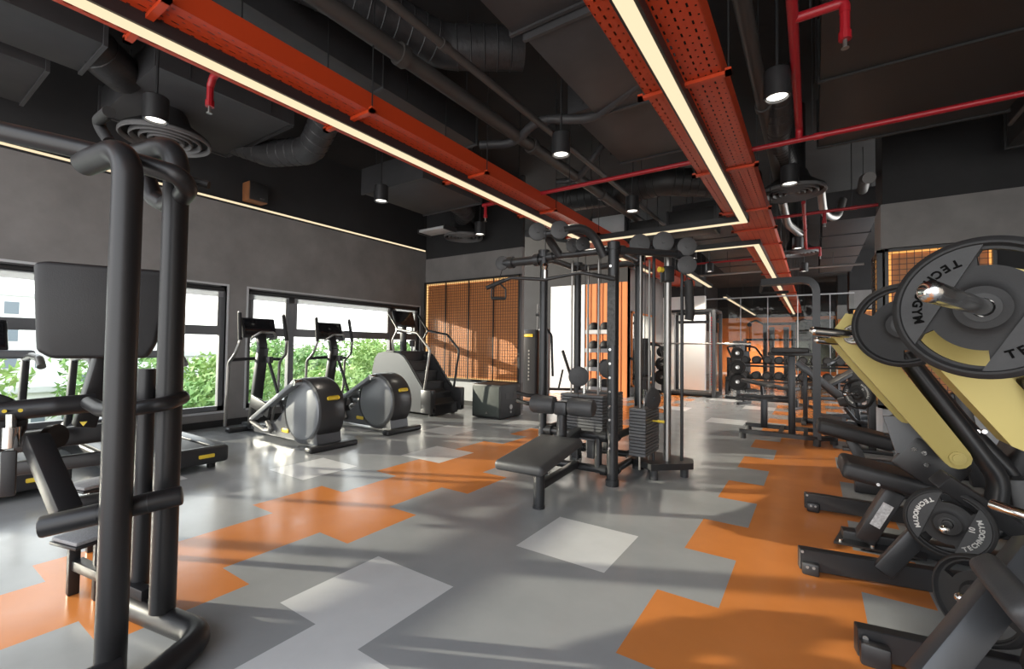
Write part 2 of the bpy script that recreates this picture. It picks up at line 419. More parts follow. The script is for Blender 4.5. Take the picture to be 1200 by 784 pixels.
struct(MB().box2((.92, 25.38, 0), (4, 25.41, 2.72)), 'trim_4', ORW)
struct(MB().box2((5.0, -4.2, 0), (5.2, 9.0, SL)), 'wall_outer', CONC)
# slim steel mullions of the glazed screen across the back of the hall
YG = 16.9
g = MB()
for x in (-2.05, -1.25, -.42, .42): g.box2((x-.012, YG-.012, 0), (x+.012, YG+.012, 3.02))
g.box2((-4.55, YG-.015, 3.0), (1.02, YG+.015, 3.04)); go = struct(g, 'trim_5', ALUL)
xs = (-4.55, -2.05, -1.25, -.42, .42, 1.02)
for a, b in zip(xs, xs[1:]): MB().box2((a+.014, YG-.004, .02), (b-.014, YG+.004, 2.99)).build('pane', GLASS, go)

# ================================================================== outside
OG = -5.5
struct(MB().box2((-160, -120, OG-.3), (WX-.4, 160, OG)), 'ground', mat('outside_ground', (.42, .43, .38), .9, 0, .35, .25))
struct(MB().box2((-22.5, -60, OG), (-15.5, 60, OG+.05)), 'street', mat('street_grey', (.42, .43, .45), .9, 0, .1, .6))
def tree(x, y, rad, h, m, name, label, cat, group, seed, n=900, ls=.2):
    rr = random.Random(seed); t = thing(name, label, cat, (x, y, OG), group)
    lf = MB(); cs = []
    for i in range(11):
        a = rr.uniform(0, 2*PI); q = rad*rr.uniform(.1, .75); cs.append((V((x+q*math.cos(a), y+q*math.sin(a), OG+h*rr.uniform(.34, .80))), rad*rr.uniform(.35, .55)))
    for i in range(n):
        c, r = rr.choice(cs); d = V((rr.gauss(0, 1), rr.gauss(0, 1), rr.gauss(0, 1))).normalized()*r*rr.uniform(.55, 1.05); d.z *= .8
        p = c+d; u = V((rr.gauss(0, 1), rr.gauss(0, 1), rr.gauss(0, 1))).normalized(); v = u.orthogonal().normalized(); s = ls*rr.uniform(.6, 1.3)
        lf._mk([p-u*s-v*s*.4, p+v*s*.1-u*s*.2, p+u*s, p+v*s*.9], [[0, 1, 2, 3]])
    lf.build('foliage', m, t, None, 180)
    tr = MB(); tr.cyl((x, y, OG), (x, y, OG+h*.5), .16*h/5, 8, .08*h/5)
    for c, r in cs[:6]: tr.cyl((x, y, OG+h*.35), c, .05, 6, .02)
    tr.build('trunk', BARK, t); return t
bk = 0
spots = [(-33, 2.6, 3.4, 6.9), (-36, 9, 3.6, 7.4), (-35, 15.4, 3.5, 7.6), (-37, 22, 3.6, 7.6), (-36, 28.6, 3.6, 7.8), (-38, 35, 3.6, 7.4), (-37, 41.5, 3.6, 7.6),
         (-28, 12, 3.0, 5.6), (-28, 18.4, 3.0, 5.8), (-28, 25, 3.0, 5.9), (-27, 31.6, 3.0, 5.8), (-52, 28, 5, 8.3), (-54, 44, 5, 8.4)]
for i, (x, y, r, h) in enumerate(spots):
    far = 'tall' if h > 8 else ('front row' if h < 7 else 'back row')
    tree(x, y, r, h, (LEAF1, LEAF2)[i % 2], 'leafy_tree', '%s green tree outside the windows, %s from the left among the outdoor trees' % ({'tall': 'tall far', 'front row': 'low front-row', 'back row': 'broad back-row'}[far], ORD[i]), 'tree', 'green trees outside the windows', 100+i, 2600, .26)
for i, (x, y, r, h, m, nm) in enumerate([(-24, 3.6, 1.6, 3.6, LEAFO, 'orange'), (-26, 6.6, 1.5, 3.9, LEAFO, 'orange'), (-24, 13.5, 1.6, 3.0, LEAFO, 'orange'), (-27, -1.2, 1.5, 3.6, LEAFP, 'pink'), (-25, .4, 1.3, 3.4, LEAFP, 'pink'), (-28, -6, 1.8, 4.0, LEAF1, 'green'), (-25, 9.8, 1.7, 2.8, LEAF2, 'green')]):
    tree(x, y, r, h, m, 'flowering_bush', '%s flowering bush outside the windows, %s from the near end of the low bushes' % (nm, ORD[i]) if nm != 'green' else 'low green bush outside, %s of the low bushes beside the street' % ORD[i], 'bush', 'low bushes outside the windows', 300+i, 900, .17)
BW = mat('facade_white', (.72, .72, .70), .8); BWIN = mat('facade_window', (.16, .19, .22), .3); RF = mat('flat_roof', (.55, .55, .55), .8)
def house(name, label, x, y, dx, dy, h, rows, cols):
    t = thing(name, label, 'building', (x, y, OG))
    MB().box2((x-dx, y-dy/2, OG), (x, y+dy/2, OG+h)).build('facade', BW, t)
    MB().box2((x-dx-.3, y-dy/2-.3, OG+h), (x+.3, y+dy/2+.3, OG+h+.35)).build('roof', RF, t)
    for r in range(rows):
        for c in range(cols):
            yy = y-dy/2+dy*(c+.5)/cols; zz = OG+h*(r+.55)/rows
            MB().box2((x-.05, yy-dy/cols*.22, zz-h/rows*.22), (x+.06, yy+dy/cols*.22, zz+h/rows*.22)).build('window', BWIN, t)
house('apartment_block', 'white apartment block with rows of small windows outside the left windows', -70, 5, 12, 36, 11.5, 4, 15)
house('low_house', 'low white house with flat roof among the trees outside', -40, 6.2, 5, 5.5, 3.6, 1, 4)
house('pale_house', 'pale flat house behind the trees, seen through the long window', -46, 15, 6, 12, 5.6, 1, 4)
def car(x, y, label):
    t = thing('parked_car', label, 'car', (x, y, OG+.05), 'parked cars on the street')
    pr = [(-2.1, .35), (-2.1, .75), (-1.3, .9), (-.7, 1.4), (.7, 1.42), (1.4, .92), (2.1, .8), (2.1, .35)]
    MB().prism([(x-.85, y+a, OG+.05+b) for a, b in pr], (1.7, 0, 0)).build('body', CONC_L, t)
    MB().prism([(x-.87, y+a, OG+.05+b) for a, b in ((-1.1, .95), (-.65, 1.32), (.6, 1.34), (1.15, .95))], (1.74, 0, 0)).build('windows', DISP, t)
    for a in (-1.3, 1.3):
        for s in (-.75, .75): MB().cyl((x+s-.1, y+a, OG+.37), (x+s+.1, y+a, OG+.37), .32, 16).build('wheel', RUB, t)
car(-18.6, 1.9, 'pale car parked on the street below the left window')
# ================================================================== ceiling services
def rod(mb, x, y, z0, r=.006): mb.cyl((x, y, z0), (x, y, SL), r, 6)
TZ = 3.2
def tray(name, label, x0, x1, lx, y0, y1, hang):
    t = thing(name, label, 'cable tray', ((x0+x1)/2, y0, TZ), 'red perforated cable trays')
    o = (x0, y0)
    p = MB(); p.box2((x0, y0, TZ), (x1, y1, TZ+.004)); p.build('perforated_base', TRAYP, t, V((0, 0, 0))).location = -wloc(t)
    f = MB()
    for x, s in ((x0, 1), (x1, -1)):
        f.box2((x-.003, y0, TZ), (x+.003, y1, TZ+.15)); f.box2((x, y0, TZ+.146), (x+s*.02, y1, TZ+.15))
    f.build('side_flange', TRAY, t)
    for y in hang:
        s = MB(); s.box2((x0-.06, y-.02, TZ-.03), (x1+.06, y+.02, TZ-.004)); s.box2((x0-.06, y-.02, TZ-.03), (x0-.02, y+.02, TZ+.012)); s.box2((x1+.02, y-.02, TZ-.03), (x1+.06, y+.02, TZ+.012))
        b = s.build('bracket', TRAY, t)
        r = MB(); rod(r, x0-.04, y, TZ); rod(r, x1+.04, y, TZ); r.build('hanger_rod', BLK, b)
    return t
tray('cable_tray', 'red perforated cable tray above the cardio side, left of the two long trays', -3.56, -3.02, -3.3, -1.6, 14.5, (-1.2, .95, 2.35, 3.9, 5.5, 7.0, 9.6, 12, 14))
tray('cable_tray', 'wide red perforated cable tray above the orange floor, right of the two long trays', -1.05, -.52, -.83, -1.6, 27.5, (.6, 3.35, 5.2, 6.9, 8.05, 9.3, 11, 13, 15, 17.5, 20, 23))
def led_line(label, segs, hang=None):
    a0 = V(segs[0][0]); t = thing('linear_light', label, 'light', a0, 'cream linear lights along the trays')
    h = MB(); l = MB()
    for a, b in segs:
        a, b = V(a), V(b); d = (b-a).normalized(); n = V((-d.y, d.x, 0))
        c = (a+b)/2; L = (b-a).length; rot = Matrix(((d.x, n.x, 0), (d.y, n.y, 0), (0, 0, 1)))
        h.box(c+V((0, 0, .047)), (L+.13, .13, .086), rot); l.box(c, (L+.09, .09, .012), rot)
    h.build('housing', BLK, t); l.build('diffuser', LED, t)
    if hang:
        r = MB()
        for y in (18, 22, 26): rod(r, segs[0][0][0], y, LZ+.08)
        r.build('hanger_rod', BLK, t)
    return t
LZ = 3.115
led_line('long cream light line joining both red trays, with one cross bar above the cable tower', [((-3.30, -1.6, LZ), (-3.30, 7.2, LZ)), ((-3.30, 7.2, LZ), (-.83, 7.2, LZ)), ((-.83, 7.2, LZ), (-.83, -1.6, LZ))])
led_line('cream light line beyond the tower, squared loop further down the hall', [((-2.55, 14.3, LZ), (-2.55, 10.9, LZ)), ((-3.30, 10.9, LZ), (-3.30, 8.9, LZ)), ((-3.30, 8.9, LZ), (-.83, 8.9, LZ)), ((-.83, 8.9, LZ), (-.83, 16.0, LZ))])
led_line('short cream light line on the right tray at the far end', [((-.83, 17.3, LZ), (-.83, 27, LZ))], True)
led_line('short cream light line on the left tray at the far end', [((-2.6, 17.3, LZ), (-2.6, 27, LZ))], True)
t = thing('wall_light_strip', 'thin white light strip along the top of the left concrete wall', 'light', (WX, -1.6, 3.47))
MB().box2((WX, -1.6, 3.44), (WX+.05, 7.5, 3.50)).build('housing', BLK, t); MB().box2((WX+.05, -1.6, 3.455), (WX+.056, 7.5, 3.485)).build('diffuser', LED, t)
# downlights
def downlight(x, y, z, label):
    t = thing('downlight', label, 'light', (x, y, z), 'black cylinder downlights')
    MB().lathe([(.0, .22), (.085, .22), (.095, .21), (.095, 0), (.080, 0), (.078, .03), (0, .03)], (x, y, z), (0, 0, 1), 24).build('can', BLK, t)
    MB().cyl((x, y, z+.018), (x, y, z+.028), .072, 20).build('lens', LAMP, t)
    r = MB(); rod(r, x, y, z+.2, .012); r.build('hanger_rod', BLK, t)
    sl = bpy.data.lights.new('lamp', 'SPOT'); sl.energy = 45 if y < 9 else (170 if y < 20 else 600) if y != 14.1 else 420; sl.spot_size = 1.5; sl.spot_blend = .7; sl.shadow_soft_size = .06; sl.color = (1, .9, .75)
    so_ = bpy.data.objects.new('lamp', sl); COL.objects.link(so_); so_.parent = t; so_.location = (0, 0, .0)
DL = [(-4.87, 1.5, 'black cylinder downlight above the dark dip machine, nearest on the left'), (-.23, 4.03, 'black cylinder downlight hanging right of the wide red tray, nearest on the right'),
      (-2.15, 4.06, 'black cylinder downlight between the two red trays'), (-4.93, 4.07, 'black cylinder downlight left of the left red tray, by the boxy duct'),
      (-4.9, 6.23, 'black cylinder downlight near the panel wall, below the short flexible duct'), (-2.17, 6.31, 'black cylinder downlight above the cable tower'),
      (-.23, 6.23, 'black cylinder downlight just in front of the round diffuser on the right'), (-.25, 10.3, 'small black downlight further down the hall on the right'), (-2.2, 10.3, 'small black downlight further down the hall between the trays'),
      (-2.2, 12.3, 'small black downlight in front of the barbell rack'), (-2.75, 14.1, 'added black downlight brightening the pale wall behind the barbell rack'), (-.2, 13.4, 'small black downlight above the long dumbbell rack'), (-3.1, 26.6, 'added black downlight brightening the far left of the orange end wall'), (-1.9, 26.6, 'added black downlight brightening the end wall above the far cable machine'), (-.4, 26.6, 'added black downlight brightening the end wall at the far right of the hall')]  # lamps at the pale wall and end wall are added to brighten them
for x, y, l in DL: downlight(x, y, 3.25, l)
# round ring diffusers
def diffuser(x, y, z, r, label, topz=SL):
    t = thing('ring_diffuser', label, 'air vent', (x, y, z), 'round ring ceiling diffusers')
    b = MB()
    for q in (1, .78, .58, .40, .24):
        b.lathe([(r*q, .035), (r*q, .012), (r*q-.012, 0), (r*q-.03, .02), (r*q-.036, .05), (r*q-.01, .06), (r*q, .035)], (x, y, z), (0, 0, 1), 40)
    b.cyl((x, y, z+.01), (x, y, z+.05), r*.1, 16); b.build('rings', RING, t)
    c = MB(); c.lathe([(r*1.0, .05), (r*.96, .075), (r*.55, .20), (r*.45, .32), (0, .32)], (x, y, z), (0, 0, 1), 32); c.cyl((x, y, z+.3), (x, y, topz), r*.4, 20); c.build('collar', BLKS, t)
diffuser(-5.97, 1.94, 3.5, .42, 'large round ring diffuser above the dip machine on the left', 3.85)
diffuser(-6.01, 7.1, 3.5, .40, 'round ring diffuser in front of the amber panel wall')
diffuser(-.25, 7.5, 3.5, .42, 'round ring diffuser right of the wide red tray, nearer of the right pair')
diffuser(-.30, 12.3, 3.5, .42, 'round ring diffuser right of the wide red tray, farther of the right pair')
# rectangular ducts
def duct(label, a, b, seams=1.1, m=DUCT, axis=1, open_end=None):
    a, b = V(a), V(b); t = thing('rectangular_duct', label, 'duct', (a.x, a.y, a.z), 'rectangular air ducts')
    MB().box2(a, b, .004).build('duct_body', m, t)
    s = MB(); L = abs(b[axis]-a[axis]); k = max(1, int(L/seams))
    for i in range(k+1):
        q = a[axis]+(b[axis]-a[axis])*i/k; lo, hi = V(a)-V((.02, .02, .02)), V(b)+V((.02, .02, .02)); lo[axis], hi[axis] = q-.015, q+.015; s.box2(lo, hi)
    s.build('flange', m, t)
    r = MB()
    for y in (.2, .8):
        p = a+(b-a)*y; rod(r, a.x-.03, p.y, min(a.z, b.z)); rod(r, b.x+.03, p.y, min(a.z, b.z))
    r.build('hanger_rod', BLK, t); return t
duct('flat grey duct over the far left corner, with a flexible hose at its end', (-5.70, -1.6, 3.8), (-4.99, 1.17, 4.2))
duct('second flat grey duct by the left wall, beside the flexible hose', (-7.0, -1.6, 3.8), (-5.92, .99, 4.15))
duct('flat air unit with slotted front beside the left red tray', (-6.70, 1.55, 3.85), (-5.05, 2.85, 4.15), 2, axis=0)
duct('boxy grey duct hanging between the left tray and the panel wall', (-6.05, 4.62, 3.72), (-4.70, 6.0, 4.1), .7)
duct('wide grey duct above the middle, left of the right tray', (-2.05, -1.6, 3.85), (-1.33, 3.0, 4.35))
duct('long grey duct beside the right tray, stepped lower part', (-1.95, 3.05, 3.8), (-1.32, 4.5, 4.3), .9)
duct('low wide duct running above the cable tower', (-2.3, 4.55, 3.95), (-1.15, 6.2, 4.4), .9)
duct('broad black duct filling the ceiling at upper right', (.06, -1.6, 3.82), (1.7, 6.75, 4.4), 1.5, BLKS)
duct('dark duct over the right machines near the wall', (1.9, -1.6, 3.7), (3.6, 7.6, 4.3), 1.5, BLKS)
duct('long dark duct above the left tray', (-4.4, -1.6, 3.95), (-3.7, 4.6, 4.4), 1.3)
duct('brownish duct crossing far behind the right diffuser', (.16, 10.2, 3.7), (.95, 17, 4.2), 1.2)
duct('grey duct far beyond the cross light bar', (-2.4, 9.5, 3.75), (-1.3, 16, 4.2), 1.2)
# slotted grille on the flat unit, wall unit above panel wall
SPLIT.add('slot')
t = thing('slot_grille', 'black slotted grille strip on the flat air unit', 'air vent', (-6.2, 2.86, 3.86))
g = MB(); g.box2((-6.7, 2.85, 3.84), (-5.1, 2.90, 3.90)); g.build('housing', BLK, t)
g = MB()
for i in range(40): x = -6.68+i*.04; g.box2((x, 2.86, 3.832), (x+.015, 2.895, 3.842))
g.build('slot', DUCT, t)
# flexible hoses
def hose(label, pts, r, m=FLEX, name='flexible_duct', bend=.35):
    t = MB(); t.tube(pts, r, bend, 16)
    # ribs
    P = [V(p) for p in pts]
    for a, b in zip(P, P[1:]):
        L = (b-a).length; k = int(L/.12)
        for i in range(1, k): t.lathe([(r*.98, -.012), (r*1.035, 0), (r*.98, .012)], a+(b-a)*(i/k), b-a, 16)
    return solo(t, name, m, label, 'duct', pts[0])
hose('fat flexible hose leading from the flat duct to the ring diffuser at left', [(-5.4, 1.1, 4.0), (-5.6, 1.35, 3.95), (-5.75, 1.5, 3.96)], .19)
hose('fat flexible elbow hose under the left red tray', [(-3.95, 2.95, SL-.005), (-3.95, 3.0, 4.2), (-4.7, 3.1, 4.0), (-5.3, 3.25, 3.74), (-6.0, 3.1, 3.8), (-6.5, 2.9, 4.0)], .17)
hose('short flexible hose from boxy duct to the diffuser by the panel wall', [(-5.4, 6.0, 3.9), (-5.5, 6.6, 3.85), (-6.0, 7.0, 3.9), (-6.01, 7.1, 4.2)], .17)
hose('big dark flexible duct crossing above the left tray', [(-3.5, 1.9, 4.3), (-3.0, 3.2, 4.2), (-2.4, 3.7, 4.25)], .20)
hose('dark round duct crossing behind the red sprinkler pipe', [(-4.6, 7.4, 4.05), (-3.2, 7.6, 4.05), (-2.0, 7.4, 4.0), (-1.1, 7.8, 3.9), (-.75, 8.0, 3.9)], .22, BLKS, 'round_duct')
hose('ribbed hose bundle beside the right downlight', [(-.28, 5.0, 3.9), (-.3, 5.6, 3.75), (-.35, 6.2, 3.8), (-.3, 7.3, 3.9)], .13)
hose('thin flexible hose crossing between the two red trays', [(-3.4, 4.3, 3.75), (-3.0, 4.5, 3.75), (-2.6, 4.3, 3.85), (-2.0, 4.55, 3.8), (-1.2, 4.1, 3.85)], .05, DUCT, 'flexible_hose')
hose('short thin flexible hose hanging above the cable tower', [(-3.2, 5.9, 3.75), (-2.9, 6.0, 3.75), (-2.6, 5.8, 3.9), (-2.4, 5.9, 4.2)], .045, DUCT, 'flexible_hose')
hose('pale flexible hose dangling beyond the right ring diffuser', [(-.45, 9.2, 3.9), (-.4, 9.6, 3.6), (-.2, 10.2, 3.5), (-.15, 10.9, 3.9)], .07, STEEL, 'flexible_hose')
hose('second pale hose further beyond the right diffuser', [(.1, 8.9, 4.0), (.15, 9.3, 3.6), (.35, 9.7, 3.6), (.45, 10.0, 4.0)], .06, STEEL, 'flexible_hose')
# pipes
def pipe(label, pts, r, m, drops=(), name='overhead_pipe', hang=()):
    t = thing(name, label, 'pipe', pts[0]); MB().tube(pts, r, .06, 12).build('pipe_run', m, t)
    f = MB()
    for a, b in zip(pts, pts[1:]):
        a, b = V(a), V(b); L = (b-a).length; d = (b-a).normalized(); k = int(L/2.4)
        for i in range(1, k+1): c = a+(b-a)*(i/(k+1)); f.cyl(c-d*.04, c+d*.04, r*1.3, 12)
    if len(f.bm.verts): f.build('coupling', m, t)
    for p in drops:
        p = V(p); d = MB(); d.cyl(p, p-V((0, 0, .14)), r*.9, 10); d.cyl(p-V((0, 0, .14)), p-V((0, 0, .19)), r*1.15, 10); o = d.build('drop', m, t)
        s = MB(); q = p-V((0, 0, .19)); s.cyl(q, q-V((0, 0, .05)), .012, 8); s.cyl(q-V((0, 0, .055)), q-V((0, 0, .05)), .022, 10); s.build('sprinkler_head', STEEL, o)
    h = MB()
    for p in hang: rod(h, *p)
    if len(h.bm.verts): h.build('hanger_rod', BLK, t)
    return t
pipe('long dark pipe running beside the left tray into the hall', [(-3.05, -1.6, 3.8), (-2.85, 9, 3.8)], .075, PIPE, hang=[(-3.0, .5, 3.8), (-2.95, 3.5, 3.8), (-2.9, 6.5, 3.8)])
pipe('thinner brown pipe parallel to the long dark pipe', [(-2.50, -1.6, 3.7), (-2.42, 9, 3.7)], .035, PIPE, hang=[(-2.48, 1.5, 3.7), (-2.45, 4.5, 3.7), (-2.43, 7.5, 3.7)])
pipe('thick dark pipe right of the wide tray, running down the hall', [(-.40, -1.6, 3.75), (-.42, 7.4, 3.75)], .06, PIPE, hang=[(-.4, 1.2, 3.75), (-.41, 4.6, 3.75), (-.42, 7.0, 3.75)])
pipe('red sprinkler pipe crossing the hall above the cable tower', [(-4.0, 5.15, 3.33), (-2.3, 5.15, 3.33), (2.4, 5.15, 3.33), (4.9, 5.2, 3.33)], .026, REDP, [(-3.95, 5.15, 3.33)], 'sprinkler_pipe', [(-2.6, 5.15, 3.33), (0, 5.15, 3.33), (1.8, 5.15, 3.33)])
pipe('red sprinkler pipe running lengthwise at upper right with one sprinkler arm', [(-.09, -1.6, 3.45), (-.11, 5.15, 3.45), (-.11, 5.15, 3.33)], .032, REDP, (), 'sprinkler_pipe', [(-.09, 2, 3.45), (-.1, 4.8, 3.45)])
pipe('short red sprinkler arm hanging at upper right', [(-.09, 3.42, 3.45), (.17, 3.42, 3.45), (.17, 3.42, 3.38)], .03, REDP, [(.17, 3.42, 3.40)], 'sprinkler_pipe', [(-.01, 3.42, 3.45)])
pipe('short red sprinkler arm left of the left tray', [(-3.4, 1.62, 3.45), (-4.05, 1.62, 3.45), (-4.1, 1.62, 3.38)], .028, REDP, [(-4.1, 1.62, 3.40)], 'sprinkler_pipe', [(-3.6, 1.62, 3.45)])
pipe('red sprinkler pipe crossing behind the right ring diffuser', [(-.95, 8.7, 3.5), (2.0, 8.7, 3.5)], .026, REDP, [(.15, 8.7, 3.5)], 'sprinkler_pipe', [(-.5, 8.7, 3.5), (.5, 8.7, 3.5)])
pipe('red sprinkler pipe running away beyond the right ring diffuser', [(-.12, 8.0, 3.5), (-.13, 11.7, 3.5), (.12, 11.7, 3.5)], .026, REDP, [(.12, 11.7, 3.5)], 'sprinkler_pipe', [(-.12, 8.2, 3.5), (-.13, 11, 3.5)])
pipe('thin red sprinkler pipe far down the hall between the trays', [(-2.75, 12.4, 3.5), (-.9, 12.4, 3.5)], .026, REDP, (), 'sprinkler_pipe', [(-1.8, 12.4, 3.5)])
pipe('pale pipe crossing low far down the hall', [(-2.7, 13.5, 3.35), (1.0, 13.5, 3.35)], .03, STEEL, hang=[(-1.9, 13.5, 3.35), (.4, 13.5, 3.35)])
pipe('brown sloped pipe above the near right pillar', [(.66, 8.0, 3.72), (.70, 9.2, 4.08), (.72, 9.9, 4.1)], .08, PIPE, hang=[(.71, 9.6, 4.1)])
pipe('thin dark conduit slanting across the upper right ceiling', [(1.75, -2, 3.76), (1.78, 7.0, 3.76)], .022, PIPE, hang=[(1.75, 1, 3.76), (1.77, 5, 3.76)])
# cable bundles / small hung boxes and grey panels above the tower
def slabpanel(label, a, b, m):
    t = thing('hanging_baffle', label, 'ceiling panel', a, 'grey ceiling baffles'); MB().box2(a, b, .004).build('board', m, t)
    e = MB(); a, b = V(a), V(b)
    for x in (a.x, b.x): e.box2((x-.02, a.y-.012, a.z-.02), (x+.02, b.y+.012, b.z+.02))
    e.build('edge_channel', BLK, t)
    r = MB(); rod(r, a.x, (a.y+b.y)/2, b.z); rod(r, b.x, (a.y+b.y)/2, b.z); r.build('hanger_rod', BLK, t)
slabpanel('pale grey upright panel hanging behind the tower top, below the round duct', PY(693, 276, 8.4), PY(733, 250, 8.4)+V((0, .05, 0)), CONC_L)
slabpanel('dark upright panel hanging beside the pale one behind the tower', PY(737, 284, 8.5), PY(770, 256, 8.5)+V((0, .05, 0)), BLKS)
slabpanel('dark speaker-like box hung behind the cross light bar', (-2.2, 8.3, 3.35), (-1.4, 8.7, 3.75), BLKS)
slabpanel('white bulkhead panel near the panel wall ceiling', (-6.6, 6.4, 3.55), (-5.9, 6.75, 3.6), CONC_L)
# wall speaker on the left wall, above the light strip
p = V((WX+.12, 3.62, 3.68))
t = thing('wall_speaker', 'small black and brown wall speaker above the left light strip', 'speaker', p)
MB().box(p, (.22, .30, .30), None, .015).build('cabinet', WOOD, t)
MB().box(p+V((.115, 0, 0)), (.02, .28, .28), None, .006).build('grille', BLKS, t)
MB().box(p+V((.127, .05, -.10)), (.004, .07, .02)).build('badge', STEEL, t)
MB().box2(p+V((-.12, -.04, -.04)), p+V((-.1, .04, .04))).build('bracket', BLK, t)
# ================================================================== cardio machines
# ---- elliptical trainer, local frame: +x towards the room, y across, origin on the floor under the wheel cover
SHROUD = mat('shroud_grey', (.10, .104, .112), .36, .25)
def make_elliptical(label, loc):
    t = thing('elliptical_trainer', label, 'exercise machine', (0, 0, 0), 'elliptical trainers by the window')
    B = lambda mb, n, m, p=t: mb.build(n, m, p)
    # rear wheel cover, tall drum between two discs
    zc, r = .44, .415
    w = MB(); w.lathe([(r-.045, -.17), (r-.012, -.165), (r, -.13), (r, .13), (r-.012, .165), (r-.045, .17)], (0, 0, zc), (0, 1, 0), 48); cov = B(w, 'wheel_cover', COVER)
    for s in (-1, 1):
        d = MB(); d.lathe([(0, s*.178), (r-.075, s*.178), (r-.055, s*.168), (r-.045, s*.150)], (0, 0, zc), (0, 1, 0), 48); B(d, 'cover_disc', SILV, cov)
    MB().box((.40, 0, .62), (.014, .16, .05), Matrix.Rotation(math.radians(-24), 3, 'Y'), .02).build('badge', YEL, cov)
    # shroud below the drum
    s = MB(); s.prism([(x, -.165, z) for x, z in ((.34, .06), (.31, .24), (.0, .2), (-.38, .46), (-.47, .36), (-.60, .25), (-.85, .18), (-1.15, .14), (-1.15, .06))], (0, .33, 0)); sh = B(s, 'base_shroud', SHROUD)
    MB().box((-.36, -.168, .16), (.16, .01, .05), None, .012).build('badge', YEL, sh)
    f = MB(); f.bar((.2, 0, .07), (-1.75, 0, .07), .10, .08, None, .01); B(f, 'base_beam', FRAMEG)
    for x, L in ((.40, .66), (-1.62, .62)):
        MB().box((x, 0, .035), (.13, L, .07), None, .025, 3).build('floor_foot', BLK, t)
    # footboards with their link bars
    for s in (-1, 1):
        a = MB(); a.bar((-.02, s*.235, .80 if s < 0 else .46), (-1.02, s*.235, .26 if s < 0 else .34), .06, .09, V((0, 1, 0)), .012); lk = B(a, 'pedal_bar', SILV)
        z = .40 if s < 0 else .37
        p = MB(); p.bar((-.62, s*.235, z-.02), (-1.10, s*.235, z+.10), .17, .04, V((0, 1, 0)), .015); p.build('footboard', BLK, lk)
        c = MB(); c.cyl((-.02, s*.17, .80 if s < 0 else .46), (-.02, s*.275, .80 if s < 0 else .46), .04, 16); c.build('crank_pin', CHROME, lk)
        g = MB(); g.tube([(-1.02, s*.22, .28), (-1.16, s*.22, .22), (-.80, s*.2, .12), (-.62, s*.2, .14), (-.75, s*.2, .24)], .028, .06, 10); g.build('guide_rail', STEEL, lk)
    # mast
    m = MB(); m.bar((-1.52, 0, .05), (-1.30, 0, 1.22), .10, .14, V((0, 1, 0)), .02); m.bar((-1.30, 0, 1.20), (-1.38, 0, 1.42), .09, .12, V((0, 1, 0)), .02); B(m, 'mast', FRAME)
    b = MB(); b.bar((-1.36, 0, .22), (-1.28, 0, .36), .02, .1, V((0, 1, 0))); b.build('mast_label', LABEL, t)
    # console
    rot = Matrix.Rotation(math.radians(-18), 3, 'Y')
    c = MB(); c.box((-1.43, 0, 1.50), (.05, .48, .30), rot, .018); con = B(c, 'console', BLK)
    MB().box((-1.400, 0, 1.515), (.006, .43, .24), rot, .002).build('screen', DISP, con)
    g = MB(); g.tube([(-1.36, -.13, 1.34), (-1.25, -.17, 1.36), (-1.18, -.09, 1.44), (-1.18, .09, 1.44), (-1.25, .17, 1.36), (-1.36, .13, 1.34)], .017, .05, 10); g.build('pulse_handle', STEEL, con)
    h = MB(); h.lathe([(.0, 0), (.045, 0), (.05, .07), (.045, .09), (0, .09)], (-1.20, .05, 1.0), (0, 0, 1), 16); h.build('bottle_holder', BLK, t)
    # moving arms, one each side, bent outwards; cross bar between them
    for s in (-1, 1):
        a = MB(); a.tube([(-1.62, s*.33, .10), (-1.52, s*.36, .55), (-1.50, s*.36, 1.0), (-1.33, s*.36, 1.12), (-1.26, s*.33, 1.30), (-1.34, s*.31, 1.72)], .020, .09, 12); ar = B(a, 'moving_arm', STEEL)
        q = MB(); q.tube([(-1.26, s*.33, 1.32), (-1.295, s*.322, 1.50), (-1.335, s*.311, 1.70)], .026, .05, 12); q.build('grip', RUB, ar)
    c = MB(); c.tube([(-1.48, -.36, 1.04), (-1.44, 0, 1.06), (-1.48, .36, 1.04)], .024, .1, 12); B(c, 'cross_bar', FRAME)
    k = MB(); k.cyl((-1.30, .10, 1.0), (-1.0, .16, .30), .022, 10); B(k, 'strut', FRAME)
    t.location = V(loc); return t
el = make_elliptical('silver and black elliptical trainer, nearer of the two at the window', (-5.30, 3.38, 0))
dup(el, (-5.42, 4.62, 0), 'silver and black elliptical trainer, middle machine between its twin and the stair climber')
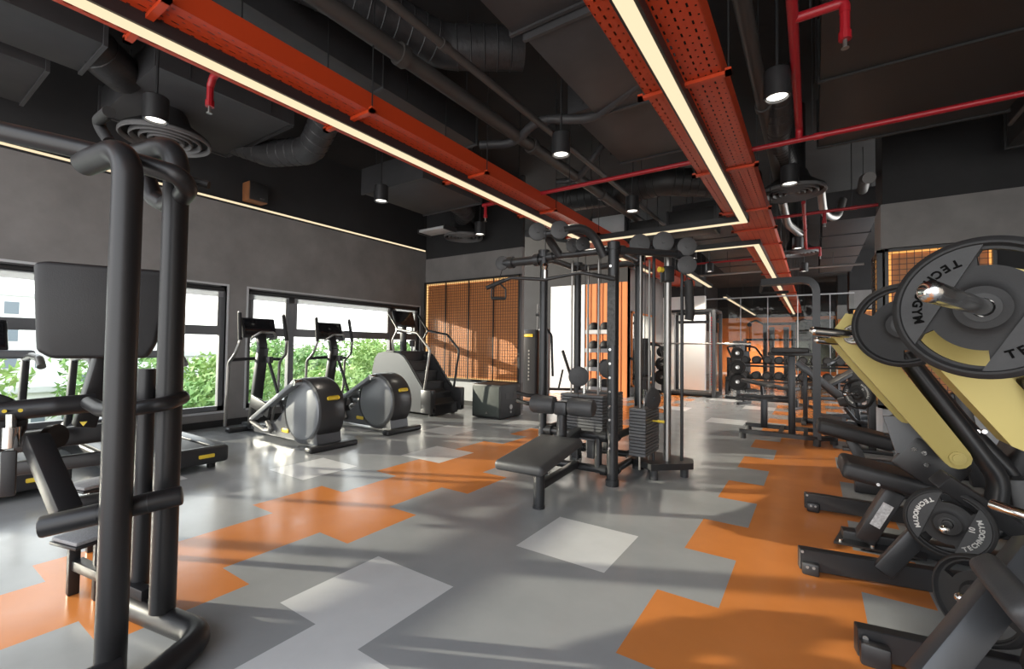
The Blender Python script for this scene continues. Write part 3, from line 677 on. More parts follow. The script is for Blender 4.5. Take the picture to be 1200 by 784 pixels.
# ---- stair climber
def make_climber(loc):
    t = thing('stair_climber', 'grey stair climber with black steps and tall handrails beside the amber panel wall', 'exercise machine', (0, 0, 0))
    # x = 0 at the entry, going to -1.55; half width .42
    side = [(0, .06), (.0, .14), (-.07, .27), (-.20, .42), (-.42, .66), (-.66, .94), (-.78, 1.06), (-.90, 1.12), (-1.30, 1.15), (-1.50, 1.12), (-1.60, 1.02), (-1.66, .80), (-1.70, .06)]
    for s in (-1, 1):
        p = MB(); p.prism([(x, s*.42-.05*s-.03, z) for x, z in side], (0, .06, 0)); sd = p.build('side_panel', SHROUD if s < 0 else COVER, t)
        e = MB(); e.tube([(x+.012, s*.42-.05*s, z+.01) for x, z in side[1:9]], .022, .12, 10); e.build('edge_trim', BLK, sd)
        q = MB(); q.box((-.13, s*.40, .27), (.26, .13, .42), None, .02); q.build('entry_cover', COVER, t)
    for i in range(6):
        x, z = -.06-.185*i, .20+.19*i
        st = MB(); st.box((x-.10, 0, z), (.24, .64, .03), None, .008); o = st.build('step', BLKS, t)
        rr = MB(); rr.box((x+.005, 0, z-.095), (.018, .62, .17)); rr.build('riser', BLK, o)
        n = MB(); n.box((x+.022, 0, z+.008), (.012, .62, .018)); n.build('nosing', RUBG, o)
    b = MB(); b.box((-.85, 0, .09), (1.6, .74, .10), None, .02); b.build('base', BLK, t)
    b = MB(); b.prism([(-.12, -.33, .14), (-.12, -.33, .2), (-1.25, -.33, 1.14), (-1.6, -.33, .9), (-1.6, -.33, .14)], (0, .66, 0)); b.build('step_housing', BLKS, t)
    for x in (-.15, -1.5):
        for s in (-.3, .3): MB().cyl((x, s, 0), (x, s, .05), .04, 12).build('foot', RUB, t)
    for s in (-1, 1):
        r = MB(); r.tube([(-.22, s*.40, .48), (-.10, s*.40, 1.20), (-.42, s*.40, 1.50), (-.95, s*.40, 1.58), (-1.22, s*.40, 1.90)], .022, .07, 12); hr = r.build('handrail', STEEL if s < 0 else BLK, t)
        r = MB(); r.tube([(-.95, s*.40, 1.58), (-1.10, s*.40, 1.36), (-1.05, s*.40, 1.15)], .02, .05, 10); r.build('handrail_post', STEEL if s < 0 else BLK, hr)
    m = MB(); m.bar((-1.22, 0, 1.05), (-1.24, 0, 1.80), .12, .09, V((0, 1, 0)), .02); m.build('mast', FRAME, t)
    c = MB(); rot = Matrix.Rotation(math.radians(-20), 3, 'Y'); c.box((-1.22, 0, 1.80), (.05, .54, .34), rot, .02); co_ = c.build('console', FRAME, t)
    MB().box((-1.193, 0, 1.808), (.006, .48, .28), rot, .002).build('screen', DISP, co_)
    h = MB(); h.tube([(-1.15, -.3, 1.56), (-1.05, -.2, 1.54), (-1.05, .2, 1.54), (-1.15, .3, 1.56)], .02, .06, 10); h.bar((-1.24, 0, 1.56), (-1.05, 0, 1.54), .04, .04); h.build('front_handle', STEEL, t)
    h = MB(); h.lathe([(0, 0), (.05, 0), (.055, .12), (.045, .13), (.045, .02), (0, .02)], (-1.10, .12, 1.25), (0, 0, 1), 16); h.build('bottle_holder', BLK, t)
    t.location = V(loc); return t
make_climber((-5.62, 6.28, 0))
# ---- floor loudspeaker by the panel wall
def floor_speaker():
    a, b, h = PZ(521, 487, 0), PZ(585, 491, 0), .60
    c = V((-4.83, 6.72, 0)); d = .72; wv = V((.62, 0, 0))
    t = thing('floor_speaker', 'large black cube loudspeaker on the floor under the amber panel', 'speaker', c)
    x0, x1, y0, y1 = c.x-.32, c.x+.32, c.y-.33, c.y+.33
    MB().box2((x0, y0, .012), (x1, y1, h), .02).build('cabinet', BLKS, t)
    g = MB(); g.box2((x0+.03, y0-.012, .05), (x1-.03, y0, h-.03), .006); gr = g.build('front_grille', mat('grille_cloth', (.05, .06, .055), .6, 0, .4, 220, .3, 300), t)
    l = MB(); l.prism([(c.x-.01, y0-.016, .085), (c.x+.05, y0-.016, .085), (c.x+.02, y0-.016, .125)], (0, .005, 0)); l.build('logo', STEEL, gr)
    for y, z in ((-.12, .40), (.12, .40)):
        q = MB(); q.box2((x1-.004, c.y+y-.06, z-.05), (x1+.004, c.y+y+.06, z+.05)); q.build('grip_recess', BLK, t)
    q = MB(); q.cyl((x1-.002, c.y-.02, .20), (x1+.01, c.y-.02, .20), .045, 20); q.cyl((x1-.002, c.y-.02, .11), (x1+.01, c.y-.02, .11), .022, 14); q.build('socket_plate', STEEL, t)
    q = MB()
    for x in (x0+.07, x1-.07):
        for y in (y0+.07, y1-.07): q.cyl((x, y, 0), (x, y, .02), .03, 10)
    q.build('foot', RUB, t)
floor_speaker()
# ---- treadmills facing the window
def make_treadmill(label, loc):
    t = thing('treadmill', label, 'exercise machine', (0, 0, 0), 'treadmills by the window')
    b = MB(); b.box((-1.0, 0, .13), (2.0, .86, .15), None, .03, 3); b.build('deck', BLK, t)
    k = MB(); k.box((-.95, 0, .212), (1.86, .56, .018), None, .004); k.build('running_belt', VINYLG, t)
    for s in (-1, 1):
        r = MB(); r.box((-1.0, s*.36, .218), (1.96, .13, .035), None, .01); r.build('side_rail', FRAME, t)
    e = MB(); e.box((.0, 0, .15), (.09, .86, .17), None, .035, 3); ec = e.build('end_cap', BLK, t)
    MB().box((.047, .22, .15), (.006, .14, .035), None, .008).build('badge', YEL, ec)
    MB().box((-.1, -.36, .238), (.05, .06, .012)).build('rail_clip', STEEL, t)
    h = MB(); h.box((-1.95, 0, .22), (.42, .84, .32), None, .08, 3); h.build('motor_hood', COVER, t)
    for s in (-1, 1):
        u = MB(); u.bar((-1.90, s*.40, .2), (-1.72, s*.40, 1.12), .10, .06, V((0, 1, 0)), .015); u.build('upright', FRAME, t)
        a = MB(); a.tube([(-1.75, s*.40, 1.08), (-1.45, s*.40, 1.12), (-1.12, s*.40, 1.10), (-1.02, s*.40, 1.02)], .035, .08, 12); a.build('handrail', STEEL, t)
    c = MB(); c.box((-1.72, 0, 1.13), (.20, .92, .09), None, .03, 3); c.build('console_tray', SILV, t)
    rot = Matrix.Rotation(math.radians(-25), 3, 'Y'); c = MB(); c.box((-1.84, 0, 1.33), (.05, .56, .36), rot, .02); cc = c.build('console', BLK, t)
    MB().box((-1.812, 0, 1.342), (.006, .50, .30), rot, .002).build('screen', DISP, cc)
    t_ = MB()
    for x in (-.12, -1.85):
        for s in (-.33, .33): t_.cyl((x, s, 0), (x, s, .07), .04, 12)
    t_.build('foot', RUB, t)
    t.location = V(loc); return t
tm = make_treadmill('black treadmill facing the window, behind the thick posts of the dip machine', (-5.06, 1.83, 0))
dup(tm, (-5.30, .70, 0), 'black treadmill at the left edge of the photo, nearest to the camera')
# ================================================================== multi-station cable tower
def pulley(c, ax, r, name, parent, m=RUBG, w=.032):
    p = MB(); ax = V(ax).normalized(); p.lathe([(0, -w/2), (r*.86, -w/2), (r, -w/2+.006), (r*.93, 0), (r, w/2-.006), (r*.86, w/2), (0, w/2)], c, ax, 24)
    p.cyl(V(c)-ax*(w/2+.012), V(c)+ax*(w/2+.012), r*.18, 12); return p.build(name, m, parent)
STACK = mat('stack_plate', (.10, .102, .108), .42, .3)
def tower():
    t = thing('cable_tower', 'dark multi-station cable tower with weight stacks and lat pulldown seat in mid floor', 'exercise machine', (-1.9, 4.4, 0))
    P = [(-2.30, 4.0), (-1.56, 4.02), (-2.30, 4.80), (-1.56, 4.76)]
    for i, (x, y) in enumerate(P):
        p = MB(); p.cyl((x, y, .0), (x, y, 2.24), .052 if i == 1 else .042, 18); p.cyl((x, y, 0), (x, y, .06), .062, 18); p.cyl((x, y, 2.2), (x, y, 2.27), .060, 18)
        o = p.build('post', FRAME, t)
        if i == 1:
            h = MB()
            for k in range(14): z = .35+k*.13; h.cyl((x-.01, y-.053, z), (x-.01, y-.049, z), .012, 8)
            h.build('index_hole', CHROME, o)
    def beam(a, b, r=.036, n='frame_beam', m=FRAME):
        q = MB(); q.cyl(a, b, r, 14); d = (V(b)-V(a)).normalized(); q.cyl(V(a)+d*.05, V(a)+d*.11, r*1.4, 14); q.cyl(V(b)-d*.11, V(b)-d*.05, r*1.4, 14); return q.build(n, m, t)
    for z in (.13, .44): beam((-2.30, 4.0, z), (-1.56, 4.02, z))
    for z in (.13, .44): beam((-1.56, 4.02, z), (-1.56, 4.76, z))
    beam((-2.30, 4.0, .13), (-2.30, 4.80, .13)); beam((-2.30, 4.8, .13), (-1.56, 4.76, .13)); beam((-2.3, 4.0, .44), (-2.3, 4.8, .44))
    for a, b in (((-2.3, 4.0), (-1.56, 4.02)), ((-1.56, 4.02), (-1.56, 4.76)), ((-2.3, 4.8), (-1.56, 4.76)), ((-2.3, 4.0), (-2.3, 4.8))): beam((*a, 2.20), (*b, 2.20), .034)
    beam((-2.78, 3.98, 2.18), (-2.3, 4.0, 2.18), .045)
    beam((-1.56, 4.02, 2.20), (-1.05, 4.60, 2.20), .034)
    # curved overhead arms with pulleys (front lat station)
    for x, q1, q2, q3, q4 in ((-2.1, (656, 300), (646, 284), (638, 272), (634, 272)), (-1.7, (708, 301), (697, 278), (682, 266), (660, 270))):
        k1, k2, k3, k4 = PY(*q1, 4.0), PY(*q2, 3.92), PY(*q3, 3.8), PY(*q4, 3.68)
        a = MB(); a.tube([k1, k2, k3, k4], .042, .2, 14); ar = a.build('overhead_arm', FRAME, t)
        pulley(k4+V((-.02, -.03, 0)), (.55, -.83, 0), .085, 'pulley', ar)
    b = MB(); b.cyl(PY(636, 274, 3.70), PY(662, 272, 3.70), .035, 12); b.build('arm_tie', FRAME, t)
    for p in (PY(672, 288, 3.98), PY(683, 287, 4.02)): pulley(p, (.75, -.65, 0), .075, 'pulley', t)
    pulley((-2.80, 3.96, 2.18), (.2, -1, 0), .075, 'pulley', t)
    # right hand tall pulley column
    for x, y, z, r in ((-1.42, 4.35, 2.30, .10), (-1.22, 4.45, 2.32, .10), (-1.02, 4.55, 2.27, .09), (-1.02, 4.55, 2.09, .09)): pulley((x, y, z), (.35, -.93, 0), r, 'pulley', t)
    # weight stacks
    def stack(cx, cy, w, d, z0, n, h, sel, axis=0):
        for k in range(n):
            q = MB(); z = z0+k*h; sz = (w, d, h-.004) if axis == 0 else (d, w, h-.004); q.box((cx, cy, z+h/2), sz, None, .003, 1); pl = q.build('weight_plate', STACK, t)
        top = z0+n*h
        for s in (-1, 1):
            o = (s*w*.32, 0) if axis == 0 else (0, s*w*.32)
            g = MB(); g.cyl((cx+o[0], cy+o[1], .12), (cx+o[0], cy+o[1], 2.18), .011, 10); g.build('guide_rod', STEEL, t)
        g = MB(); g.cyl((cx, cy, z0), (cx, cy, top+.16), .016, 10); g.build('selector_stem', CHROME, t)
        c = MB(); c.cyl((cx, cy, top+.14), (cx, cy, 2.25), .004, 6); c.build('cable', BLK, t)
        q = MB(); o = V((0, -d/2-.02, 0)) if axis == 0 else V((d/2+.02, 0, 0)); z = z0+sel*h+h/2
        q.cyl(V((cx, cy, z)), V((cx, cy, z))+o*1.6, .008, 8); q.cyl(V((cx, cy, z))+o*1.3, V((cx, cy, z))+o*1.9, .014, 12); q.build('selector_pin', YEL, t)
    stack(-1.93, 4.20, .46, .16, .36, 15, .030, 13)
    stack(-1.93, 4.60, .46, .16, .36, 15, .030, 9)
    stack(-1.38, 4.40, .44, .16, .26, 15, .030, 10, 1)
    for x in (-2.02, -1.84):
        for y in (4.2, 4.6): MB().box((x, y, .27), (.08, .1, .18), None, .01).build('stack_cushion', RUBG, t)
    pulley((-1.93, 4.06, .99), (.45, -.9, 0), .10, 'pulley', t); pulley((-1.80, 4.52, 1.05), (.45, -.9, 0), .10, 'pulley', t); pulley((-1.27, 4.30, .80), (.9, -.4, 0), .10, 'pulley', t)
    c = MB(); c.cyl((-2.06, 3.60, 2.40), (-2.06, 3.60, 1.94), .005, 6); c.cyl((-1.93, 4.05, 1.09), (-1.93, 4.02, 2.20), .004, 6); c.cyl((-1.93, 4.05, .9), (-1.93, 4.04, .18), .004, 6); c.build('cable', BLK, t)
    # lat bar on its cable, and the small stirrup handle on the left arm
    b = MB(); b.tube([(-2.62, 3.45, 1.84), (-2.38, 3.52, 1.93), (-2.06, 3.60, 1.90), (-1.74, 3.67, 1.95), (-1.44, 3.75, 1.88)], .016, .08, 12); lb = b.build('lat_bar', BLK, t)
    for p, q in (((-2.62, 3.45, 1.84), (-2.44, 3.50, 1.91)), ((-1.44, 3.75, 1.88), (-1.63, 3.70, 1.925))): MB().cyl(p, q, .021, 12).build('grip', RUB, lb)
    g = MB(); g.cyl((-2.06, 3.60, 1.9), (-2.06, 3.60, 1.99), .014, 8); g.lathe([(.02, -.03), (.035, 0), (.02, .03)], (-2.06, 3.60, 2.02), (0, 0, 1), 12); g.build('swivel', CHROME, lb)
    h = MB(); cx, cy, z = -2.80, 3.90, 1.86; h.tube([(cx, cy, z+.10), (cx+.065, cy+.04, z+.03), (cx+.065, cy+.04, z-.07), (cx-.065, cy-.04, z-.07), (cx-.065, cy-.04, z+.03)], .009, .01, 8, closed=True); sh = h.build('stirrup_handle', BLK, t)
    g = MB(); g.cyl((cx-.06, cy-.037, z-.07), (cx+.06, cy+.037, z-.07), .016, 10); g.build('grip', RUB, sh)
    g = MB(); g.cyl((cx, cy, z+.1), (cx, cy+.06, 2.11), .004, 6); g.build('cable', BLK, t)
    # seat of the lat station, thigh rollers
    s0, s1 = V((-1.77, 2.72, .40)), V((-1.83, 3.52, .47)); s = MB(); s.bar(s0, s1, .40, .075, V((0, 0, 1)), .03, 3); st = s.build('seat_pad', VINYLG, t)
    s = MB(); s.prism([(-1.92, 2.75, .37), (-1.62, 2.73, .37), (-1.72, 2.95, .30), (-1.86, 2.96, .30)], (-.02, .30, .02)); s.build('seat_underside', BLK, st)
    b = MB(); b.bar((-1.80, 3.0, .34), (-1.90, 4.0, .46), .07, .09, V((0, 0, 1)), .01); b.build('seat_beam', FRAME, t)
    b = MB(); b.cyl((-1.82, 3.12, 0), (-1.82, 3.12, .36), .045, 16); b.cyl((-1.82, 3.12, 0), (-1.82, 3.12, .02), .05, 16); b.build('seat_leg', FRAME, t)
    b = MB(); b.bar((-1.82, 3.14, .17), (-1.92, 4.0, .15), .06, .06, V((0, 0, 1)), .008); b.build('lower_brace', FRAME, t)
    b = MB(); b.cyl((-1.85, 3.56, .40), (-1.85, 3.56, .72), .045, 16); b.box((-1.85, 3.56, .74), (.12, .11, .12), Matrix.Rotation(.05, 3, 'Z'), .02); b.build('roller_post', FRAME, t)
    for s in (-1, 1):
        a = V((-1.85+s*.06, 3.56+s*.005, .76)); q = MB(); q.cyl(a, a+V((s*.24, s*.02, 0)), .082, 24, rim=.035); q.build('roller_pad', VINYLG, t)
    # low row foot plate and cross parts behind the seat
    for x in (-2.15, -1.70): b = MB(); b.cyl((x, 4.02, .10), (x, 4.02, .45), .035, 14); b.build('frame_upright', FRAME, t)
    # right hand adjustable pulley column
    b = MB(); b.prism([(-1.62, 4.55, .10), (-1.30, 4.36, .10), (-.98, 4.66, .10), (-1.02, 4.86, .10), (-1.45, 4.95, .10)], (0, 0, .06)); b.build('column_base', BLK, t)
    for x, y in ((-1.30, 4.44), (-1.08, 4.72), (-1.45, 4.86)): MB().cyl((x, y, 0), (x, y, .11), .04, 14).build('foot', RUBG, t)
    c = MB(); c.cyl((-1.22, 4.62, .15), (-1.22, 4.62, 2.25), .036, 16); c.build('slide_column', STEEL, t)
    for x, y in ((-1.33, 4.52), (-1.10, 4.70)): c = MB(); c.cyl((x, y, .15), (x, y, 2.25), .016, 12); c.build('guide_rod', FRAME, t)
    c = MB(); c.box((-1.22, 4.60, 2.02), (.11, .11, .16), Matrix.Rotation(.7, 3, 'Z'), .015); cc = c.build('pulley_carriage', BLK, t)
    MB().cyl((-1.25, 4.53, 2.06), (-1.27, 4.49, 2.06), .028, 12).build('pull_knob', YEL, cc)
    c = MB(); c.cyl((-1.02, 4.5, 2.0), (-1.0, 4.5, 1.92), .005, 6); c.tube([(-1.0, 4.5, 1.93), (-.99, 4.5, 1.88), (-.98, 4.5, 1.6), (-.99, 4.5, 1.55)], .042, .05, 14); c.build('handle_roll', RUB, t)
    b = MB(); b.box2((-1.60, 4.0, 1.30), (-1.52, 3.965, 1.95)); b.build('placard', mat('placard_dark', (.03, .03, .03), .4, 0, .9, 40), t)
    # horn handles on the left post
    for z in (.70, .78): q = MB(); q.tube([(-2.3, 4.0, z), (-2.42, 3.9, z), (-2.56, 3.92, z+.02)], .02, .04, 10); q.build('peg_handle', RUB, t)
    return t
tower()
# ================================================================== dip / chin machine close at left
SPLIT.add('pivot')
def dip_machine():
    t = thing('assisted_dip_machine', 'black assisted dip and chin machine with thick round posts and square pad, close at left', 'exercise machine', (-2.4, .75, 0))
    r = .049
    p1, p2, p3 = [V((q.x, q.y, 0)) for q in (PD(140, 480, 1.72), PD(198, 480, 2.0), PD(168, 560, 2.12))]
    # tall posts bending over at the top into the cross tube
    top1, top2 = PD(139, 168, 1.72).z, PD(197, 164, 2.0).z
    e1 = PD(100, 192, 1.88); e2 = PD(160, 182, 2.12)
    a = MB(); a.tube([p1, V((p1.x, p1.y, top1)), e1], r, .11, 20); pa = a.build('post', TUBE, t)
    a = MB(); a.tube([V((p2.x, p2.y, .10)), V((p2.x, p2.y, top2)), e2], r, .11, 20); a.build('post', TUBE, t)
    a = MB(); a.cyl((p3.x, p3.y, .08), (p3.x, p3.y, 1.15), .036, 16); a.build('inner_post', TUBE, t)
    # cross tube with looped end
    c0, c1 = PD(-60, 140, 1.75), PD(216, 222, 2.0)
    c = MB(); c.tube([c0, PD(100, 176, 1.86), PD(165, 192, 1.88), PD(211, 206, 1.89), PD(220, 221, 1.95), PD(213, 231, 2.02), PD(195, 240, 2.12), PD(180, 232, 2.14), PD(171, 208, 2.14), PD(166, 186, 2.12)], .040, .05, 18); c.build('cross_tube', TUBE, t)
    h = MB(); h.tube([PD(128, 166, 1.92), PD(113, 143, 1.95), PD(128, 131, 1.80)], .022, .03, 14); hh = h.build('chin_handle', RUB, t)
    h = MB(); h.cyl(PD(196, 204, 2.06), PD(245, 217, 2.10), .018, 14); h.build('chin_handle', RUB, t)
    # back pad
    c = PD(124, 366, 2.30); d = (PD(205, 372, 2.42)-PD(40, 366, 2.12)); w = d.length*.98; d.normalize(); n = d.cross(V((0, 0, 1))).normalized()
    rot = Matrix(((d.x, n.x, 0), (d.y, n.y, 0), (d.z, n.z, 1))); pd = MB()
    pts = [(-.50, .47), (-.42, .50), (.44, .50), (.50, .44), (.47, .18), (.40, -.34), (.33, -.50), (-.36, -.50), (-.46, -.42), (-.48, 0)]
    hgt = .47; poly = [c+d*(x*w)+V((0, 0, 1))*(y*hgt) for x, y in pts]
    b = bmesh.new(); vs = [b.verts.new(q-n*.04) for q in poly]+[b.verts.new(q+n*.04) for q in poly]; k = len(poly)
    b.faces.new(vs[:k]); b.faces.new(vs[k:])
    for i in range(k): b.faces.new([vs[i], vs[(i+1) % k], vs[k+(i+1) % k], vs[k+i]])
    bmesh.ops.recalc_face_normals(b, faces=b.faces[:]); bmesh.ops.bevel(b, geom=b.edges[:], offset=.02, segments=4, affect='EDGES', profile=.5)
    pd.bm.free(); pd.bm = b; pad = pd.build('pad', VINYL, t, None, 60)
    s = MB(); s.tube([q+n*.0 for q in poly], .0415, .02, 4, [(.004, .001), (0, .0045), (-.004, .001), (0, -.002)], True)
    # mast behind the pad and lever frame below
    a = MB(); a.bar(PD(128, 400, 2.36), PD(98, 500, 2.30), .085, .085, None, .012); ma = a.build('pad_mast', TUBE, t)
    tr = MB(); q = PD(98, 494, 2.18); tr.prism([q+d*-.014, q+d*.014, q+V((0, 0, -.022))], n*.004); tr.build('warning_triangle', YEL, ma)
    a = MB(); a.tube([PD(-40, 487, 1.95), PD(66, 476, 2.10), PD(112, 472, 2.2)], .045, .06, 16); la = a.build('lever_arm', TUBE, t)
    bt = MB()
    for x, y in ((5, 482), (24, 481)): bt.cyl(PD(x, y, 1.95), PD(x, y, 1.98), .008, 10)
    bt.build('bolt', YEL, la)
    # loop handle round the posts
    a = MB(); a.tube([PD(104, 472, 2.12), PD(118, 480, 1.95), PD(135, 482, 1.84), PD(196, 473, 1.90), PD(214, 466, 2.02), PD(204, 460, 2.14), PD(160, 466, 2.3)], .030, .05, 16); a.build('loop_handle', TUBE, t)
    # two level beams of the weight carriage
    a = MB(); a.bar(PD(18, 519, 2.35), PD(170, 500, 2.62), .075, .10, None, .012); a.build('carriage_beam', TUBE, t)
    a = MB(); a.cyl(PD(152, 504, 2.5), PD(163, 502, 2.5), .06, 20); a.cyl(PD(60, 512, 2.3), PD(68, 511, 2.3), .06, 18); a.build('pivot', BLK, t)
    a = MB(); a.bar(PD(18, 549, 2.25), PD(172, 530, 2.5), .05, .07, None, .01); a.build('carriage_beam', TUBE, t)
    a = MB(); a.bar(PD(42, 515, 2.05), PD(80, 603, 1.88), .085, .085, None, .012); a.build('diagonal_strut', TUBE, t)
    a = MB(); a.bar(PD(157, 512, 2.45), PD(190, 578, 2.1), .045, .045, None, .008); a.build('diagonal_strut', TUBE, t)
    a = MB(); a.bar(PD(85, 590, 2.05), PD(178, 572, 2.22), .045, .05, None, .008); a.build('cross_strut', TUBE, t)
    # foot bar
    a = MB(); A, B = PD(46, 618, 1.66), PD(214, 580, 1.88); a.cyl(A, B, .040, 20, rim=.008); fb = a.build('foot_bar', TUBE, t)
    D = (B-A).normalized(); g = MB()
    for q in (.38, .74): g.cyl(A+(B-A)*q-D*.002, A+(B-A)*q+D*.002, .0412, 20)
    g.build('joint_ring', BLK, fb)
    # chrome pin, strap and side roller at the frame edge
    a = MB(); a.cyl(PD(13, 485, 2.0), PD(13, 500, 2.0), .018, 10); a.cyl(PD(13, 500, 2.0), PD(12, 524, 2.0), .033, 16); a.build('chrome_pin', CHROME, t)
    a = MB(); a.bar(PD(11, 528, 2.0), PD(9, 582, 2.0), .05, .02, n, .008); a.build('strap', VINYL, t)
    a = MB(); a.cyl(PD(-22, 498, 1.95), PD(-20, 498, 2.2), .14, 32, rim=.02); a.build('weight_disc', RUB, t)
    # base: long floor tube with rounded return towards the camera
    a = MB(); a.tube([(-2.72, .765, .055), (-2.56, .795, .055), (-2.12, .88, .055), (-1.98, .62, .055), (-1.98, -.25, .055)], .052, .12, 18); a.build('base_tube', TUBE, t)
    a = MB(); a.tube([(-2.17, .615, .05), (-2.14, -.2, .05)], .05, .1, 16); a.build('base_tube', TUBE, t)
    # step-up plates with legs
    for k, (px, py, dd, z) in enumerate(((104, 626, 2.25, .36), (110, 566, 2.75, .50))):
        q = PD(px, py, dd); z = q.z
        s = MB(); s.box((q.x, q.y, z), (.20, .20, .022), Matrix.Rotation(.25, 3, 'Z'), .01); o = s.build('foot_step', STEP, t)
        s = MB(); s.box((q.x, q.y, z-.018), (.21, .21, .016), Matrix.Rotation(.25, 3, 'Z'), .004); s.build('step_rim', BLK, o)
        if k == 0:
            for s_ in (-1, 1): l = MB(); l.bar((q.x+.08*s_-.02, q.y+.03*s_, z-.01), (q.x+.08*s_-.02, q.y+.03*s_, 0), .045, .045, None, .006); l.build('step_leg', TUBE, t)
        else: l = MB(); l.bar((q.x, q.y, z-.01), (q.x, q.y, 0), .05, .05, None, .006); l.build('step_leg', TUBE, t)
    l = MB(); q = PD(104, 626, 2.25); l.bar((q.x-.09, q.y-.02, .15), (-2.50, .80, .14), .05, .05, None, .006); l.build('step_brace', TUBE, t)
    return t
dip_machine()
# ================================================================== plate loaded machines on the right
def plate_mesh(name, R_, th, m_rim=RUB, relief=.006):
    """rubber grip plate: raised rim, hub ring, two recessed fans with hand slots, two raised fans"""
    NT = 144; rs = [.13, .16, .30, .33, .40, .50, .58, .60, .70, .80, .82, .86, .885, .90, .93, .97, 1.0]
    def hgt(r, t):
        if r <= .16: return 1.0
        if r <= .30: return 1.0
        if r >= .90: return 1.0 if r < .97 else (.8 if r < 1 else .55)
        if r >= .885: return .7
        if r < .34: return .72
        return .45
    def hole(r0, r1, t): return r0 >= .60-1e-6 and r1 <= .82+1e-6 and abs(math.sin(t)) > math.sin(math.radians(58))
    mb = MB(); n = len(rs); V_ = {}
    for sgn in (1, -1):
        for i, r in enumerate(rs):
            for k in range(NT):
                t = 2*PI*k/NT; V_[sgn, i, k] = mb.bm.verts.new((R_*r*math.cos(t), R_*r*math.sin(t), sgn*th/2*hgt(r, t)))
    H = set((i, k) for i in range(n-1) for k in range(NT) if hole(rs[i], rs[i+1], 2*PI*(k+.5)/NT))
    for i in range(n-1):
        for k in range(NT):
            q = (k+1) % NT
            if (i, k) in H: continue
            for s in (1, -1): mb.bm.faces.new([V_[s, i, k], V_[s, i+1, k], V_[s, i+1, q], V_[s, i, q]][::s])
    def wall(a, b): mb.bm.faces.new([V_[1, *a], V_[1, *b], V_[-1, *b], V_[-1, *a]])
    for k in range(NT):
        q = (k+1) % NT; wall((n-1, k), (n-1, q)); wall((0, q), (0, k))
    for (i, k) in H:
        q = (k+1) % NT
        if (i-1, k) not in H: wall((i, k), (i, q))
        if (i+1, k) not in H: wall((i+1, q), (i+1, k))
        if (i, (k-1) % NT) not in H: wall((i, k), (i+1, k))
        if (i, q) not in H: wall((i, q), (i+1, q))
    return mb
def text_on_arc(txt, R_, rad, a0, a1, z, size, name, m, parent, bold=.001):
    mes = []; n = len(txt)
    for i, ch in enumerate(txt):
        a = a0+(a1-a0)*i/(n-1)
        M4 = Matrix.Translation((rad*math.cos(a), rad*math.sin(a), z)) @ Matrix.Rotation(a+PI/2, 4, 'Z')
        mes.append(glyph(ch, size, M4, name, m, parent, .0015, bold*R_/.17))
    return join_meshes(mes, name, m, parent)
def weight_plate(label, c, ax, R_, th, roll, mt=RUB, face=None, letters=None, txt=True, group=None, num='10'):
    """c centre, ax outward face normal, roll = turn about the axis"""
    ax = V(ax).normalized(); m3 = frame_z(ax) @ Matrix.Rotation(roll, 3, 'Z')
    t = thing('weight_plate', label, 'weight plate', c, group); t.rotation_euler = m3.to_euler()
    plate_mesh('disc', R_, th).build('disc', mt, t, V((0, 0, 0)), 28)
    b = MB(); b.lathe([(R_*.13, th*.55), (R_*.20, th*.56), (R_*.20, -th*.56), (R_*.13, -th*.55), (R_*.13, th*.55)], (0, 0, 0), (0, 0, 1), 32); b.build('hub_ring', BLKS if mt is RUB else RUBG, t, V((0, 0, 0)))
    # raised fans, a shade greyer than the rim
    if face is not None:
        for s in (1, -1):
            a0 = math.acos(.40/.885); N = 28
            pts = [(s*R_*.885*math.cos(-a0+2*a0*k/N), s*R_*.885*math.sin(-a0+2*a0*k/N), -th*.40) for k in range(N+1)]
            MB().prism(pts, (0, 0, th*.80)).build('fan_face', face, t, V((0, 0, 0)))
    if txt:
        lm = letters or BLK; z = th*.41
        for s in (0, PI):
            text_on_arc('TECHNOGYM', R_, R_*.70, s-math.radians(40), s+math.radians(40), z+.0005, R_*.155, 'lettering', lm, t)
        me = glyph(num, R_*.17, Matrix.Translation((R_*.50*math.cos(.30), R_*.50*math.sin(.30), z)) @ Matrix.Rotation(PI/2+.3, 4, 'Z'), 'n', lm, t, .0015, .0008); join_meshes([me], 'weight_number', lm, t)
    return t
def horn(t, a, b, r=.0245, name='weight_horn', m=CHROME, cap=True):
    a, b = V(a), V(b); d = (b-a).normalized(); q = MB(); L = (b-a).length
    q.lathe([(r, 0), (r, L-r*.9), (r*.93, L-r*.55), (r*.78, L-r*.28), (r*.55, L-r*.1), (r*.25, L), (r*.2, L-.003), (0, L-.003)], a, d, 24); q.lathe([(r, 0), (r*1.7, 0), (r*1.7, .02), (r, .02)], a, d, 24)
    return q.build(name, m, t)
FAN = mat('plate_fan_grey', (.056, .057, .059), .65, 0, .1, 20, spec=.25)
PL_LET = mat('plate_letter_black', (.004, .004, .004), .9, spec=.08); PL_LETS = mat('plate_letter_silver', (.55, .55, .53), .35, .5)

